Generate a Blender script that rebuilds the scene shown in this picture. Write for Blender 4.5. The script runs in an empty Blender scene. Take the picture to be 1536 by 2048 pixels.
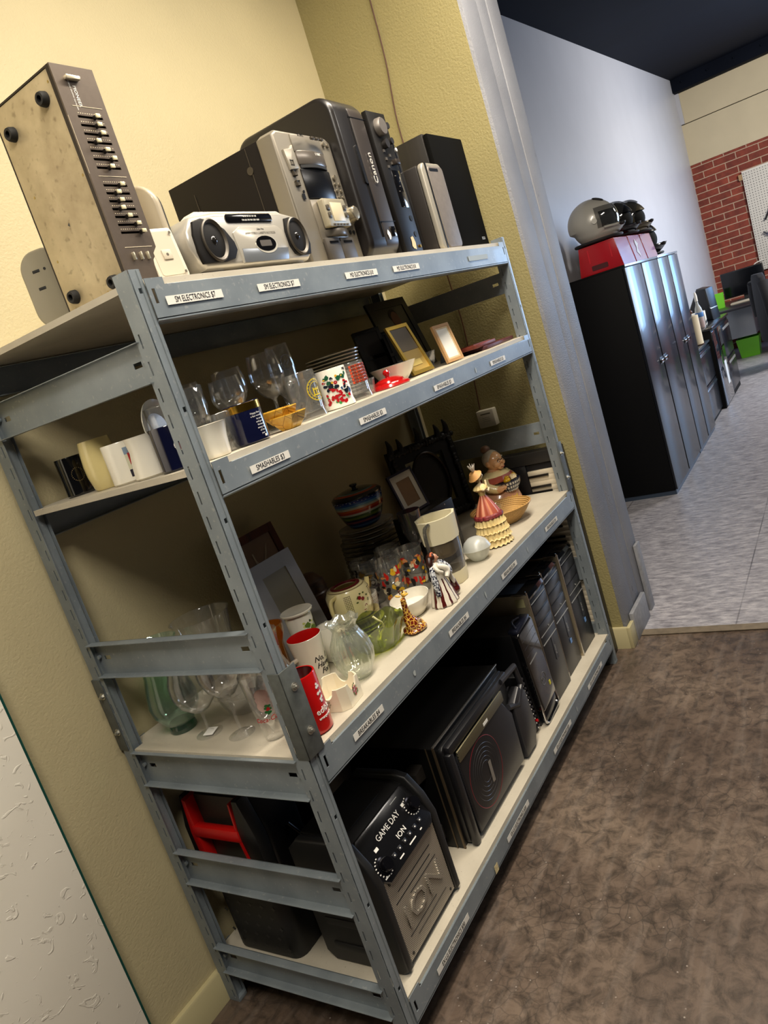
import bpy, bmesh, math, random
from mathutils import Vector, Matrix, Euler
random.seed(7)
PI = math.pi
SC = bpy.context.scene
COL = SC.collection

# ---------------------------------------------------------------- camera, world, lights, exposure
cam_d = bpy.data.cameras.new('camera')
cam = bpy.data.objects.new('camera', cam_d); COL.objects.link(cam); SC.camera = cam
RT = (Vector((0.495710, -0.813856, -0.303166)), Vector((-0.329877, 0.146472, -0.932592)), Vector((0.803401, 0.562302, -0.195865)))
cm = Matrix.Identity(4)
for i in range(3):
    cm[i][0] = RT[0][i]; cm[i][1] = -RT[1][i]; cm[i][2] = -RT[2][i]
cm[0][3], cm[1][3], cm[2][3] = -1.0038, -1.0827, 1.5406
cam.matrix_world = cm
cam_d.sensor_width = 36; cam_d.sensor_fit = 'AUTO'; cam_d.lens = 26.11
cam_d.clip_start = .02; cam_d.clip_end = 60

w = bpy.data.worlds.new('world'); SC.world = w; w.use_nodes = True
w.node_tree.nodes['Background'].inputs[0].default_value = (.9, .93, 1, 1)
w.node_tree.nodes['Background'].inputs[1].default_value = .015
SC.view_settings.view_transform = 'Standard'; SC.view_settings.look = 'None'
SC.view_settings.gamma = 1; SC.view_settings.use_curve_mapping = False
SC.view_settings.exposure = 0.35

def area(name, loc, aim, sx, sy, power, col):
    d = bpy.data.lights.new(name, 'AREA'); d.shape = 'RECTANGLE'; d.size = sx; d.size_y = sy
    d.energy = power; d.color = col
    o = bpy.data.objects.new(name, d); COL.objects.link(o); o.location = loc
    o.rotation_euler = (Vector(aim) - Vector(loc)).to_track_quat('-Z', 'Y').to_euler()
    return o
area('ceiling_lamp_front', (0.85, -0.64, 3.25), (0.85, -0.55, 0), 2.4, .25, 86, (1, .89, .74))
area('ceiling_lamp_rear', (-1.35, -1.15, 3.25), (-1.0, -.4, 0), 1.0, .25, 46, (1, .92, .80))
area('ceiling_lamp_doorway', (2.9, -2.2, 3.2), (2.8, -1.6, 0), 1.0, .3, 14, (1, .93, .84))
area('daylight_window', (8.8, -2.4, 1.9), (6.4, .6, 1.3), 1.6, 1.5, 40, (.66, .80, 1))
area('daylight_door', (11.6, -2.7, 1.85), (5.0, -2.2, 1.5), 2.3, 1.6, 75, (.26, .55, 1))
area('office_lamp', (7.6, -2.8, 3.2), (9.4, -.6, .8), 1.8, .4, 165, (1, .93, .84))

# ---------------------------------------------------------------- materials
def lin(h):
    h = h.lstrip('#'); c = [int(h[i:i+2], 16)/255 for i in (0, 2, 4)]
    return tuple((x/12.92 if x <= .04045 else ((x+.055)/1.055)**2.4) for x in c) + (1,)
class NT:
    def __init__(s, name):
        s.m = bpy.data.materials.new(name); s.m.use_nodes = True; s.t = s.m.node_tree; s.n = s.t.nodes
        s.p = s.n['Principled BSDF']; s.tc = None
    def add(s, typ, ins=None, **kw):
        n = s.n.new(typ)
        for k, v in kw.items(): setattr(n, k, v)
        if ins:
            for k, v in ins.items():
                if hasattr(v, 'is_linked') or isinstance(v, bpy.types.NodeSocket): s.t.links.new(v, n.inputs[k])
                else: n.inputs[k].default_value = v
        return n
    def obj(s):
        if not s.tc: s.tc = s.n.new('ShaderNodeTexCoord')
        return s.tc.outputs['Object']
    def noise(s, scale, detail=3, vec=None, rough=.5, dist=0):
        return s.add('ShaderNodeTexNoise', {'Vector': vec or s.obj(), 'Scale': scale, 'Detail': detail, 'Roughness': rough, 'Distortion': dist})
    def mapping(s, scale=(1,1,1), rot=(0,0,0), loc=(0,0,0)):
        return s.add('ShaderNodeMapping', {'Vector': s.obj(), 'Scale': scale, 'Rotation': rot, 'Location': loc}).outputs[0]
    def ramp(s, fac, stops, interp='LINEAR'):
        r = s.add('ShaderNodeValToRGB', {'Fac': fac}); e = r.color_ramp; e.interpolation = interp
        while len(e.elements) < len(stops): e.elements.new(.5)
        for el, (p, c) in zip(e.elements, stops): el.position = p; el.color = c if len(c) == 4 else c + (1,)
        return r.outputs[0]
    def mix(s, fac, a, b, typ='MIX'):
        m = s.n.new('ShaderNodeMix'); m.data_type = 'RGBA'; m.blend_type = typ
        for i, v in ((0, fac), (6, a), (7, b)):
            if isinstance(v, bpy.types.NodeSocket): s.t.links.new(v, m.inputs[i])
            else: m.inputs[i].default_value = v
        return m.outputs[2]
    def math(s, op, a, b=0, c=0):
        m = s.n.new('ShaderNodeMath'); m.operation = op
        for i, v in enumerate((a, b, c)):
            if isinstance(v, bpy.types.NodeSocket): s.t.links.new(v, m.inputs[i])
            else: m.inputs[i].default_value = v
        return m.outputs[0]
    def sep(s, vec=None):
        return s.add('ShaderNodeSeparateXYZ', {0: vec or s.obj()}).outputs
    def bump(s, h, strength=.3, dist=.002):
        b = s.add('ShaderNodeBump', {'Height': h, 'Strength': strength, 'Distance': dist}); s.t.links.new(b.outputs[0], s.p.inputs['Normal'])
    def set(s, **kw):
        names = dict(col='Base Color', rough='Roughness', metal='Metallic', coat='Coat Weight', coatr='Coat Roughness', spec='Specular IOR Level', trans='Transmission Weight', ior='IOR', alpha='Alpha', emis='Emission Color', emist='Emission Strength', sss='Subsurface Weight')
        for k, v in kw.items():
            i = s.p.inputs[names[k]]
            if isinstance(v, bpy.types.NodeSocket): s.t.links.new(v, i)
            else: i.default_value = v
        return s
_mc = {}
def mat(h, rough=.5, metal=0, var=0.0, vs=30, bump=0, bs=200, coat=0, spec=.5, sss=0):
    key = (h, rough, metal, var, vs, bump, bs, coat, spec, sss)
    if key in _mc: return _mc[key]
    s = NT('paint_' + h.strip('#')); c = lin(h)
    if var:
        f = s.noise(vs, 4).outputs[0]
        d = tuple(x*(1-var) for x in c[:3]); l = tuple(min(1, x*(1+var)) for x in c[:3])
        s.set(col=s.ramp(f, [(.3, d), (.7, l)]))
    else: s.set(col=c)
    s.set(rough=rough, metal=metal, coat=coat, spec=spec, coatr=.05, sss=sss)
    if bump: s.bump(s.noise(bs, 2).outputs[0], bump, .001)
    _mc[key] = s.m; return s.m
def glass(name, tint=(1,1,1), edge=(.62,.64,.62), gloss=.03, rough=.03, dens=.12):
    # thin clear glass: sees through, with a Fresnel reflection and a darker, tinted rim
    s = NT(name); s.n.remove(s.p)
    out = s.n['Material Output']
    lw = s.add('ShaderNodeLayerWeight', {'Blend': .35})
    tcol = s.ramp(lw.outputs['Facing'], [(0, tint), (.45, tint), (1, tuple(a*b for a, b in zip(tint, edge)))])
    tr = s.add('ShaderNodeBsdfTransparent', {'Color': tcol})
    gl = s.add('ShaderNodeBsdfGlossy', {'Color': (1,1,1,1), 'Roughness': rough})
    f = s.math('MULTIPLY_ADD', s.math('POWER', lw.outputs['Facing'], 2.6), .85, .04+gloss)
    mx = s.add('ShaderNodeMixShader', {0: f, 1: tr.outputs[0], 2: gl.outputs[0]})
    df = s.add('ShaderNodeBsdfDiffuse', {'Color': (.8,.82,.8,1)})
    m2 = s.add('ShaderNodeMixShader', {0: dens*.25, 1: mx.outputs[0], 2: df.outputs[0]})
    s.t.links.new(m2.outputs[0], out.inputs[0]); return s.m
def wall_mat(name, h, bs=140, st=.5, var=.05, rough=.6):
    s = NT(name); c = lin(h)[:3]
    f = s.noise(3, 5).outputs[0]
    s.set(col=s.ramp(f, [(.25, tuple(x*(1-var) for x in c)), (.75, tuple(x*(1+var) for x in c))]), rough=rough)
    a = s.noise(bs, 3, rough=.6).outputs[0]
    s.bump(a, st, .003); return s.m

GL = glass('clear_glass'); GLT = glass('teal_glass', (.80,.93,.87), (.25,.55,.45)); GLTD = glass('teal_glass_thick', (.12,.50,.36), (.2,.4,.3))
GLG = glass('green_glass', (.60,.66,.18), (.35,.45,.15)); GLP = glass('plum_glass', (.25,.03,.08), (.3,.2,.2)); GLSM = glass('smoked_plastic', (.38,.37,.36), (.5,.5,.5), .03)
GLF = glass('frosted_glass', (.82,.82,.76), (.6,.6,.55), .04, .35, 1.4); GLV = glass('visor_plastic', (.55,.55,.55), (.5,.5,.5), .1)
GLA = glass('amber_glass', (.8,.5,.15), (.4,.3,.2))
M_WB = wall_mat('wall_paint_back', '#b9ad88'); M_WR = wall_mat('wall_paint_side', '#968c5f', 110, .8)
M_TRIM = mat('#b5ab83', .45, bump=.1); M_COLM = wall_mat('grey_column_paint', '#85878e', 170, .6, .12)
def chips():
    s = NT('chipped_grey_paint'); c = s.ramp(s.noise(3, 5).outputs[0], [(.3, lin('#7b7d84')[:3]), (.7, lin('#8f9198')[:3])])
    m = s.ramp(s.noise(26, 5, vec=s.mapping((1.2, 1, .30)), rough=.6).outputs[0], [(.70, (0,0,0)), (.715, (1,1,1))])
    s.set(col=s.mix(m, c, lin('#4b4a4c')), rough=.55); s.bump(s.math('SUBTRACT', s.noise(170, 3).outputs[0], m), .6, .003); return s.m
M_COLM = chips()
M_GW = wall_mat('grey_wall_paint', '#b9bac0', 60, .15, .03, .42); M_CEIL = mat('#0c111c', .8, spec=.1, var=.15, vs=2)
M_CREAM = wall_mat('cream_wall_paint', '#c9bd9f', 80, .3, .04)
def steel():
    s = NT('rack_steel'); f = s.noise(9, 5).outputs[0]; g = s.noise(90, 3).outputs[0]
    c = s.ramp(f, [(.3, lin('#757e84')[:3]), (.7, lin('#8a9398')[:3])])
    s.set(col=s.mix(s.ramp(g, [(.62, (0,0,0)), (.72, (1,1,1))]), c, lin('#93989a')), rough=.42, metal=.25, coat=.15); s.bump(g, .08, .001); return s.m
M_ST = steel(); M_STD = mat('#5b5f5c', .5, .3, var=.15, vs=60); M_BOLT = mat('#b9b7ae', .3, .9)
def board():
    s = NT('shelf_board'); f = s.noise(6, 5).outputs[0]; g = s.noise(160, 3).outputs[0]
    c = s.ramp(f, [(.3, lin('#b2aa98')[:3]), (.7, lin('#c5bdab')[:3])])
    s.set(col=s.mix(s.ramp(g, [(.66, (0,0,0)), (.74, (.7,.7,.7))]), c, lin('#8d8372')), rough=.5); s.bump(g, .1, .001); return s.m
M_BD = board()
def floor_mat():
    s = NT('stained_concrete'); o = s.obj()
    a = s.noise(1.7, 8, rough=.62).outputs[0]; b = s.noise(22, 8, rough=.7, dist=.6).outputs[0]
    c = s.ramp(a, [(.30, lin('#40342a')[:3]), (.5, lin('#5b4c40')[:3]), (.68, lin('#776758')[:3])])
    c = s.mix(s.ramp(b, [(.36, (.75,.75,.75)), (.58, (0,0,0))]), c, lin('#2b2622'))
    st = s.noise(30, 5, vec=s.mapping((.12, 1, 1))).outputs[0]
    c = s.mix(s.ramp(st, [(.5, (0,0,0)), (.75, (.16,.16,.16))]), c, lin('#a3988f'))
    v = s.add('ShaderNodeTexVoronoi', {'Vector': s.add('ShaderNodeMix', {0: .05, 4: o, 5: s.noise(9, 3).outputs[1]}, data_type='VECTOR').outputs[1], 'Scale': 26.0}, feature='DISTANCE_TO_EDGE').outputs[0]
    msk = s.ramp(s.noise(2.6, 3).outputs[0], [(.48, (0,0,0)), (.6, (.6,.6,.6))])
    crk = s.math('MULTIPLY', s.ramp(v, [(0, (1,1,1)), (.05, (0,0,0))]), msk)
    c = s.mix(crk, c, lin('#2e2823'))
    sp = s.add('ShaderNodeTexVoronoi', {'Vector': o, 'Scale': 38.0}).outputs[0]
    spm = s.math('MULTIPLY', s.ramp(sp, [(.0, (1,1,1)), (.11, (0,0,0))]), s.ramp(s.noise(5, 2).outputs[0], [(.5, (0,0,0)), (.62, (1,1,1))]))
    c = s.mix(spm, c, lin('#b8aea4'))
    s.set(col=c, rough=s.ramp(b, [(.3, (.3,.3,.3)), (.7, (.55,.55,.55))])); s.bump(b, .25, .002); return s.m
def tile_mat():
    s = NT('grey_vinyl_tile'); x, y, z = s.sep()
    a = s.noise(24, 8, vec=s.mapping((1.5, .45, 1)), rough=.75).outputs[0]
    c = s.ramp(a, [(.34, lin('#6d6b70')[:3]), (.5, lin('#98969b')[:3]), (.64, lin('#bab7ba')[:3])])
    def seam(v, p, off, wdt):
        f = s.math('FRACT', s.math('DIVIDE', s.math('ADD', v, off), p)); return s.math('LESS_THAN', f, wdt/p)
    m = s.math('MAXIMUM', seam(y, .92, 5.05, .006), seam(x, .92, .2, .005))
    wv = s.ramp(s.noise(3, 4).outputs[0], [(.4, (.25,.25,.25)), (.6, (.7,.7,.7))])
    c = s.mix(s.math('MULTIPLY', m, wv), c, lin('#3d3b3f'))
    s.set(col=c, rough=.4); s.bump(a, .2, .002); return s.m
def brick_mat():
    s = NT('red_brick'); x, y, z = s.sep()
    v = s.add('ShaderNodeCombineXYZ', {0: s.math('ADD', y, 10.0), 1: z, 2: 0.0}).outputs[0]
    b = s.add('ShaderNodeTexBrick', {'Vector': v, 'Color1': lin('#8a3a2b'), 'Color2': lin('#6b2a22'), 'Mortar': lin('#b59c86'), 'Scale': 1.0, 'Mortar Size': .006, 'Brick Width': .30, 'Row Height': .0945, 'Bias': .0, 'Mortar Smooth': .1})
    f = s.noise(9, 6, rough=.7).outputs[0]
    c = s.mix(.35, b.outputs[0], s.ramp(f, [(.35, lin('#4d2a20')[:3]), (.65, lin('#a8513a')[:3])]), 'MIX')
    c = s.mix(b.outputs[1], c, lin('#b59c86'))
    s.set(col=c, rough=.8); s.bump(s.math('SUBTRACT', 1.0, b.outputs[1]), .5, .004); return s.m
def grille(name, h, hole='#050505', p=.004, axes=(0, 2), r=.33, rough=.35, metal=.7, rot=0):
    s = NT(name)
    o = s.sep(s.mapping((1/p, 1/p, 1/p), rot=(0, rot, 0) if axes == (0, 2) else (0, 0, 0)))
    u = o[axes[0]]; v = o[axes[1]]
    row = s.math('MODULO', s.math('FLOOR', v), 2.0)
    fu = s.math('SUBTRACT', s.math('FRACT', s.math('ADD', u, s.math('MULTIPLY', row, .5))), .5); fv = s.math('SUBTRACT', s.math('FRACT', v), .5)
    d = s.math('SQRT', s.math('ADD', s.math('MULTIPLY', fu, fu), s.math('MULTIPLY', fv, fv)))
    m = s.math('LESS_THAN', d, r)
    s.set(col=s.mix(m, lin(h), lin(hole)), rough=rough, metal=s.math('MULTIPLY', s.math('SUBTRACT', 1.0, m), metal)); return s.m

# ---------------------------------------------------------------- mesh builder
class G:
    def __init__(s, X=None): s.bm = bmesh.new(); s.mi = 0; s.X = X or Matrix()
    def _put(s, tb, smooth=None):
        tb.verts.index_update(); vs = [s.bm.verts.new(s.X @ v.co) for v in tb.verts]
        for f in tb.faces:
            try: n = s.bm.faces.new([vs[v.index] for v in f.verts])
            except ValueError: continue
            n.material_index = s.mi
        tb.free(); return s
    def raw(s, verts, faces):
        vs = [s.bm.verts.new(s.X @ Vector(v)) for v in verts]
        for f in faces:
            try: s.bm.faces.new([vs[i] for i in f]).material_index = s.mi
            except ValueError: pass
        return s
    def box(s, a, b, bev=0, seg=2, taper=None):
        tb = bmesh.new(); (x0, y0, z0), (x1, y1, z1) = a, b
        bmesh.ops.create_cube(tb, size=1)
        for v in tb.verts:
            t = 1.0
            v.co = Vector(((x0+x1)/2 + v.co.x*(x1-x0), (y0+y1)/2 + v.co.y*(y1-y0), (z0+z1)/2 + v.co.z*(z1-z0)))
        if bev: bmesh.ops.bevel(tb, geom=tb.edges[:], offset=bev, segments=seg, profile=.5, affect='EDGES')
        return s._put(tb)
    def prism(s, pts, a0, a1, ax='y', bev=0, seg=2):
        tb = bmesh.new()
        def P(u, v, a): return {'y': (u, a, v), 'x': (a, u, v), 'z': (u, v, a)}[ax]
        f = tb.faces.new([tb.verts.new(P(u, v, a0)) for u, v in pts])
        r = bmesh.ops.extrude_face_region(tb, geom=[f])
        d = Vector(P(0, 0, a1)) - Vector(P(0, 0, a0))
        for v in r['geom']:
            if isinstance(v, bmesh.types.BMVert): v.co += d
        bmesh.ops.recalc_face_normals(tb, faces=tb.faces[:])
        if bev:
            ed = [e for e in tb.edges if abs((e.verts[0].co - e.verts[1].co).normalized().dot(d.normalized())) < .5]
            bmesh.ops.bevel(tb, geom=ed, offset=bev, segments=seg, profile=.5, affect='EDGES')
        return s._put(tb)
    def lathe(s, prof, n=32, c=(0,0,0), fn=None, sx=1, sy=1, a0=0, a1=2*PI):
        full = abs(a1-a0-2*PI) < 1e-6; m = n if full else n+1
        V = []; F = []
        for i in range(m):
            a = a0 + (a1-a0)*i/n
            for j, (r, z) in enumerate(prof):
                if fn: r, z = fn(a, r, z, j)
                V.append((c[0]+r*math.cos(a)*sx, c[1]+r*math.sin(a)*sy, c[2]+z))
        k = len(prof)
        for i in range(n):
            i2 = (i+1) % m
            for j in range(k-1): F.append((i*k+j, i2*k+j, i2*k+j+1, i*k+j+1))
        tb = bmesh.new(); vs = [tb.verts.new(v) for v in V]
        for f in F: tb.faces.new([vs[q] for q in f])
        bmesh.ops.remove_doubles(tb, verts=tb.verts[:], dist=1e-6)
        bmesh.ops.recalc_face_normals(tb, faces=tb.faces[:])
        return s._put(tb)
    def cyl(s, p0, p1, r0, r1=None, n=20):
        p0, p1 = Vector(p0), Vector(p1); r1 = r0 if r1 is None else r1; d = p1-p0
        q = d.to_track_quat('Z', 'Y').to_matrix(); V = []
        for p, r in ((p0, r0), (p1, r1)):
            for i in range(n): a = 2*PI*i/n; V.append(p + q @ Vector((r*math.cos(a), r*math.sin(a), 0)))
        F = [(i, (i+1) % n, n+(i+1) % n, n+i) for i in range(n)] + [tuple(range(n-1, -1, -1)), tuple(range(n, 2*n))]
        return s.raw(V, F)
    def tube(s, pts, r, n=8, smooth=4, closed=False, flat=1.0):
        P = [Vector(p) for p in pts]; rr = r if isinstance(r, (list, tuple)) else [r]*len(P)
        if smooth:
            Q = []; R2 = []; m = len(P)
            for i in range(m if closed else m-1):
                g = lambda k: P[k % m] if closed else P[max(0, min(m-1, k))]
                a, b, c, d = g(i-1), g(i), g(i+1), g(i+2)
                for j in range(smooth):
                    t = j/smooth
                    Q.append(.5*((2*b) + (c-a)*t + (2*a-5*b+4*c-d)*t*t + (3*b-a-3*c+d)*t*t*t)); R2.append(rr[i]*(1-t) + rr[(i+1) % m]*t)
            if not closed: Q.append(P[-1]); R2.append(rr[-1])
            P, rr = Q, R2
        m = len(P); V = []; up = None
        for i in range(m):
            d = (P[(i+1) % m]-P[i-1]) if closed else (P[min(m-1, i+1)]-P[max(0, i-1)])
            d.normalize()
            if up is None: up = d.orthogonal().normalized()
            up = (up - d*up.dot(d)); up = up.normalized() if up.length > 1e-6 else d.orthogonal().normalized()
            sd = d.cross(up)
            for k in range(n): a = 2*PI*k/n; V.append(P[i] + (up*math.cos(a) + sd*math.sin(a)*flat)*rr[i])
        F = []
        for i in range(m if closed else m-1):
            i2 = (i+1) % m
            for k in range(n): F.append((i*n+k, i*n+(k+1) % n, i2*n+(k+1) % n, i2*n+k))
        if not closed: F += [tuple(range(n-1, -1, -1)), tuple((m-1)*n+k for k in range(n))]
        return s.raw(V, F)
    def sph(s, c, r, u=20, v=12, rot=None):
        tb = bmesh.new(); bmesh.ops.create_uvsphere(tb, u_segments=u, v_segments=v, radius=1)
        r = (r, r, r) if isinstance(r, (int, float)) else r
        R = Euler(rot).to_matrix() if rot else Matrix.Identity(3)
        for x in tb.verts: x.co = R @ Vector((x.co.x*r[0], x.co.y*r[1], x.co.z*r[2])) + Vector(c)
        return s._put(tb)
    def plate(s, o, U, W, us, vs, filled, th):
        # perforated sheet: cells (i, j) for which filled(u, v) holds, thickness th along N = U x W
        o = Vector(o); U = Vector(U); W = Vector(W); N = U.cross(W)*th
        us = sorted(set(us)); vs = sorted(set(vs)); C = {}
        def vert(i, j, k):
            if (i, j, k) not in C: C[(i, j, k)] = s.bm.verts.new(s.X @ (o + U*us[i] + W*vs[j] + N*k))
            return C[(i, j, k)]
        fl = {(i, j): filled((us[i]+us[i+1])/2, (vs[j]+vs[j+1])/2) for i in range(len(us)-1) for j in range(len(vs)-1)}
        def q(*v):
            try: s.bm.faces.new(v).material_index = s.mi
            except ValueError: pass
        for (i, j), f in fl.items():
            if not f: continue
            for k in (0, 1): 
                l = [vert(i, j, k), vert(i+1, j, k), vert(i+1, j+1, k), vert(i, j+1, k)]
                q(*(l if k else l[::-1]))
            for di, dj, a, b in ((-1, 0, (i, j), (i, j+1)), (1, 0, (i+1, j), (i+1, j+1)), (0, -1, (i, j), (i+1, j)), (0, 1, (i, j+1), (i+1, j+1))):
                if not fl.get((i+di, j+dj), False): q(vert(*a, 0), vert(*b, 0), vert(*b, 1), vert(*a, 1))
        return s
    def mesh(s, name, mats, ang=35):
        bmesh.ops.recalc_face_normals(s.bm, faces=s.bm.faces[:])
        me = bpy.data.meshes.new(name); s.bm.to_mesh(me); s.bm.free()
        for m in (mats if isinstance(mats, (list, tuple)) else [mats]): me.materials.append(m)
        me.shade_smooth(); me.set_sharp_from_angle(angle=math.radians(ang)); return me
def part(name, g, mats, parent=None, label=None, ang=35):
    o = bpy.data.objects.new(name, g.mesh(name, mats, ang)); COL.objects.link(o)
    if parent is not None: o.parent = parent
    if label: o['label'] = label
    return o
def T(name, label, cat, loc=(0,0,0), rz=0, group=None, rx=0, ry=0):
    o = bpy.data.objects.new(name, None); COL.objects.link(o); o.empty_display_size = .05
    o.location = loc; o.rotation_euler = (rx, ry, rz)
    o['label'] = label; o['category'] = cat
    if group: o['group'] = group
    return o
def tag(o, label, cat, group=None):
    o['label'] = label; o['category'] = cat
    if group: o['group'] = group
    return o
def struct(name, g, mats):
    o = part(name, g, mats); o['kind'] = 'structure'; return o
_dg = None
def textmesh(s, size, ext=.0004, align='CENTER', sx=1.0, shear=0):
    cu = bpy.data.curves.new('t', 'FONT'); cu.body = s; cu.size = size; cu.extrude = ext; cu.align_x = align; cu.align_y = 'CENTER'
    cu.resolution_u = 2; cu.shear = shear
    o = bpy.data.objects.new('t', cu); COL.objects.link(o)
    me = bpy.data.meshes.new_from_object(o.evaluated_get(bpy.context.evaluated_depsgraph_get()))
    bpy.data.objects.remove(o); bpy.data.curves.remove(cu)
    for v in me.vertices: v.co.x *= sx
    return me
def text(name, s, size, m, parent, loc=(0,0,0), rot=(PI/2,0,0), ext=.0004, align='CENTER', sx=1.0, R=None, ang=-PI/2, shear=0, label=None):
    me = textmesh(s, size, ext, align, sx, shear)
    if R:   # wrapped round a vertical cylinder of radius R(z)
        for v in me.vertices:
            zz = loc[2] + v.co.y; r = (R(zz) if callable(R) else R) + .0004 + v.co.z
            a = ang + v.co.x/max(r, .001); v.co = Vector((loc[0] + r*math.cos(a), loc[1] + r*math.sin(a), zz))
    else:
        X = Matrix.Translation(loc) @ Euler(rot).to_matrix().to_4x4()
        me.transform(X)
    me.materials.append(m); o = bpy.data.objects.new(name, me); COL.objects.link(o); o.parent = parent
    if label: o['label'] = label
    return o
def patch(g, R, a0, a1, z0, z1, off=.0006, n=8):
    # a curved sticker on a cylinder of radius R(z)
    V = []; 
    for j in range(2):
        z = (z0, z1)[j]; r = (R(z) if callable(R) else R) + off
        for i in range(n+1): a = a0+(a1-a0)*i/n; V.append((r*math.cos(a), r*math.sin(a), z))
    g.raw(V, [(i, i+1, n+2+i, n+1+i) for i in range(n)])
def blotch(g, R, ac, zc, w, h, off=.0008, k=9, seed=0, star=.35):
    # a small irregular printed spot on a round wall
    rnd = random.Random(seed); V = []
    for i in range(k):
        t = 2*PI*i/k; q = 1 - star*rnd.random(); z = zc + h/2*q*math.sin(t); r = (R(z) if callable(R) else R) + off
        a = ac + (w/2*q*math.cos(t))/r; V.append((r*math.cos(a), r*math.sin(a), z))
    g.raw(V, [tuple(range(k))])
def circ(r, n=24, c=(0,0), sx=1, sy=1, a0=0): return [(c[0]+r*sx*math.cos(a0+2*PI*i/n), c[1]+r*sy*math.sin(a0+2*PI*i/n)) for i in range(n)]
def rrect(x0, z0, x1, z1, r, n=5):
    p = []
    for cx, cz, a in ((x1-r, z0+r, -PI/2), (x1-r, z1-r, 0), (x0+r, z1-r, PI/2), (x0+r, z0+r, PI)):
        for i in range(n+1): t = a + PI/2*i/n; p.append((cx+r*math.cos(t), cz+r*math.sin(t)))
    return p

# ================================================================ the setting
XW, YB = 2.0, .645
struct('floor', G().box((-3, -4.6, -.05), (2.15, .70, 0)), floor_mat())
struct('floor_office', G().box((2.15, -5, -.05), (12, .8, .003)), tile_mat())
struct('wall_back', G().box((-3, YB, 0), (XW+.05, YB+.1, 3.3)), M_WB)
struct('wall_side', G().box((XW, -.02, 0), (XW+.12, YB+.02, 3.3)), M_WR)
g = G(); g.box((XW+.003, -.035, 0), (2.165, .64, 3.3), .002); g.box((2.169, -.032, 0), (2.285, .64, 3.3), .002); g.box((2.289, -.035, 0), (2.43, .66, 3.3), .003)
g.box((2.10, -.03, 0), (2.40, .6, 3.3)); struct('wall_column', g, M_COLM)
struct('wall_grey', G().box((2.40, .65, 0), (11.75, .75, 4.2)), M_GW)
g = G(); g.box((11.7, -5, 0), (11.8, .8, 2.78)); struct('wall_brick', g, brick_mat())
g = G(); g.box((11.7, -5, 2.782), (11.8, .8, 3.35)); g.box((11.705, -5, 3.362), (11.8, .8, 4.2)); struct('wall_cream', g, M_CREAM)
g = G(); g.box((11.66, .60, 3.36), (11.70, .65, 3.78)); struct('trim_1', g, M_GW)
g = G(); zc = lambda x: 3.35 + (x-2.4)*.0668
g.prism([(2.3, zc(2.3)), (12, zc(12)), (12, zc(12)+.1), (2.3, zc(2.3)+.1)], -5, .8, 'y'); struct('ceiling_office', g, M_CEIL)
g = G(); g.box((11.50, -5, 3.78), (11.69, .645, 3.98), .004)
for k in range(7): g.cyl((11.5, .5-k*.34, 3.88), (11.48, .5-k*.34, 3.88), .012, n=8)
struct('trim_2', g, M_CEIL)
struct('ceiling', G().box((-3, -4.6, 3.3), (2.4, YB+.1, 3.36)), mat('#c9c5b5', .8))
g = G(); g.prism([(.628, 0), (.6449, 0), (.6449, .093), (.632, .093), (.628, .087)], -3, XW-.001, 'x'); struct('baseboard_back', g, M_TRIM)
g = G(); g.prism([(XW+.001-.018, 0), (XW-.001, 0), (XW-.001, .10), (XW-.013, .10), (XW-.017, .094)], -.036, .62, 'y'); g.box((XW-.017, -.052, 0), (XW+.06, -.0355, .10), .002); struct('baseboard_side', g, M_TRIM)
g = G(); g.box((XW+.062, -.056, 0), (2.30, -.0365, .13), .002); g.box((2.36, -.05, .0), (2.431, -.0365, .34), .002); struct('baseboard_column', g, mat('#85868a', .5, var=.15, vs=40))
g = G(); g.box((2.10, -5, .0032), (2.155, -.055, .006)); struct('trim_3', g, mat('#6e6250', .6, var=.2, vs=30))

# white textured panel leaning by the back wall
t = T('wall_panel', 'white knockdown-textured panel standing against the yellow wall, left of the rack', 'panel', (-.24, .6, 0))
def panel_mat():
    s = NT('knockdown_texture'); f = s.noise(26, 6, dist=1.6).outputs[0]
    s.set(col=lin('#fbf5e6'), rough=.5); s.bump(s.ramp(f, [(.60, (0,0,0)), (.66, (1,1,1))]), .5, .002); return s.m
part('face', G().box((-1.5, -.004, .0), (0, .006, 2.4), .001), panel_mat(), t)
part('backing', G().box((-1.5, .0065, .0), (.010, .012, 2.4)), mat('#0c4a41', .4), t, 'dark green backing sheet')

# ================================================================ the shelving rack
L, D, H = 1.878, .631, 1.83
LV = dict(top=1.811, smash=1.449, brk=.799, bot=.143)
rack = T('shelving_rack', 'blue-grey steel boltless shelving rack with four boards against the yellow wall', 'shelving rack')
SL = [1.718-.0525*k for k in range(34)]
def post_mesh():
    g = G(); sx, sy = .028, .042
    us = [0, .027, .031, sy]; vs = [0, H]
    for z in SL: vs += [z-.027, z]
    inslot = lambda u, v: not (.027 < u < .031 and any(z-.027 < v < z for z in SL))
    g.plate((0, 0, 0), (0, -1, 0), (0, 0, 1), [-u for u in us], vs, lambda u, v: inslot(-u, v), .0016)
    g.plate((sx, 0, 0), (0, 1, 0), (0, 0, 1), us, vs, inslot, .0016)
    hz = [1.79-.229*k for k in range(8)]
    g.plate((.0016, 0, 0), (1, 0, 0), (0, 0, 1), [0, .0085, .0165, .0245], sum([[z-.005, z+.005] for z in hz], [0, H]), lambda u, v: not (.0085 < u < .0165 and any(abs(v-z) < .005 for z in hz)), .0016)
    g.tube([(.0195, -.0019, .002), (.0195, -.0019, H-.002)], .0012, 6, 0)
    g.box((.0016, .03, 0), (.0264, .0316, H))
    return g
pm = post_mesh().mesh('post', M_ST)
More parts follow.
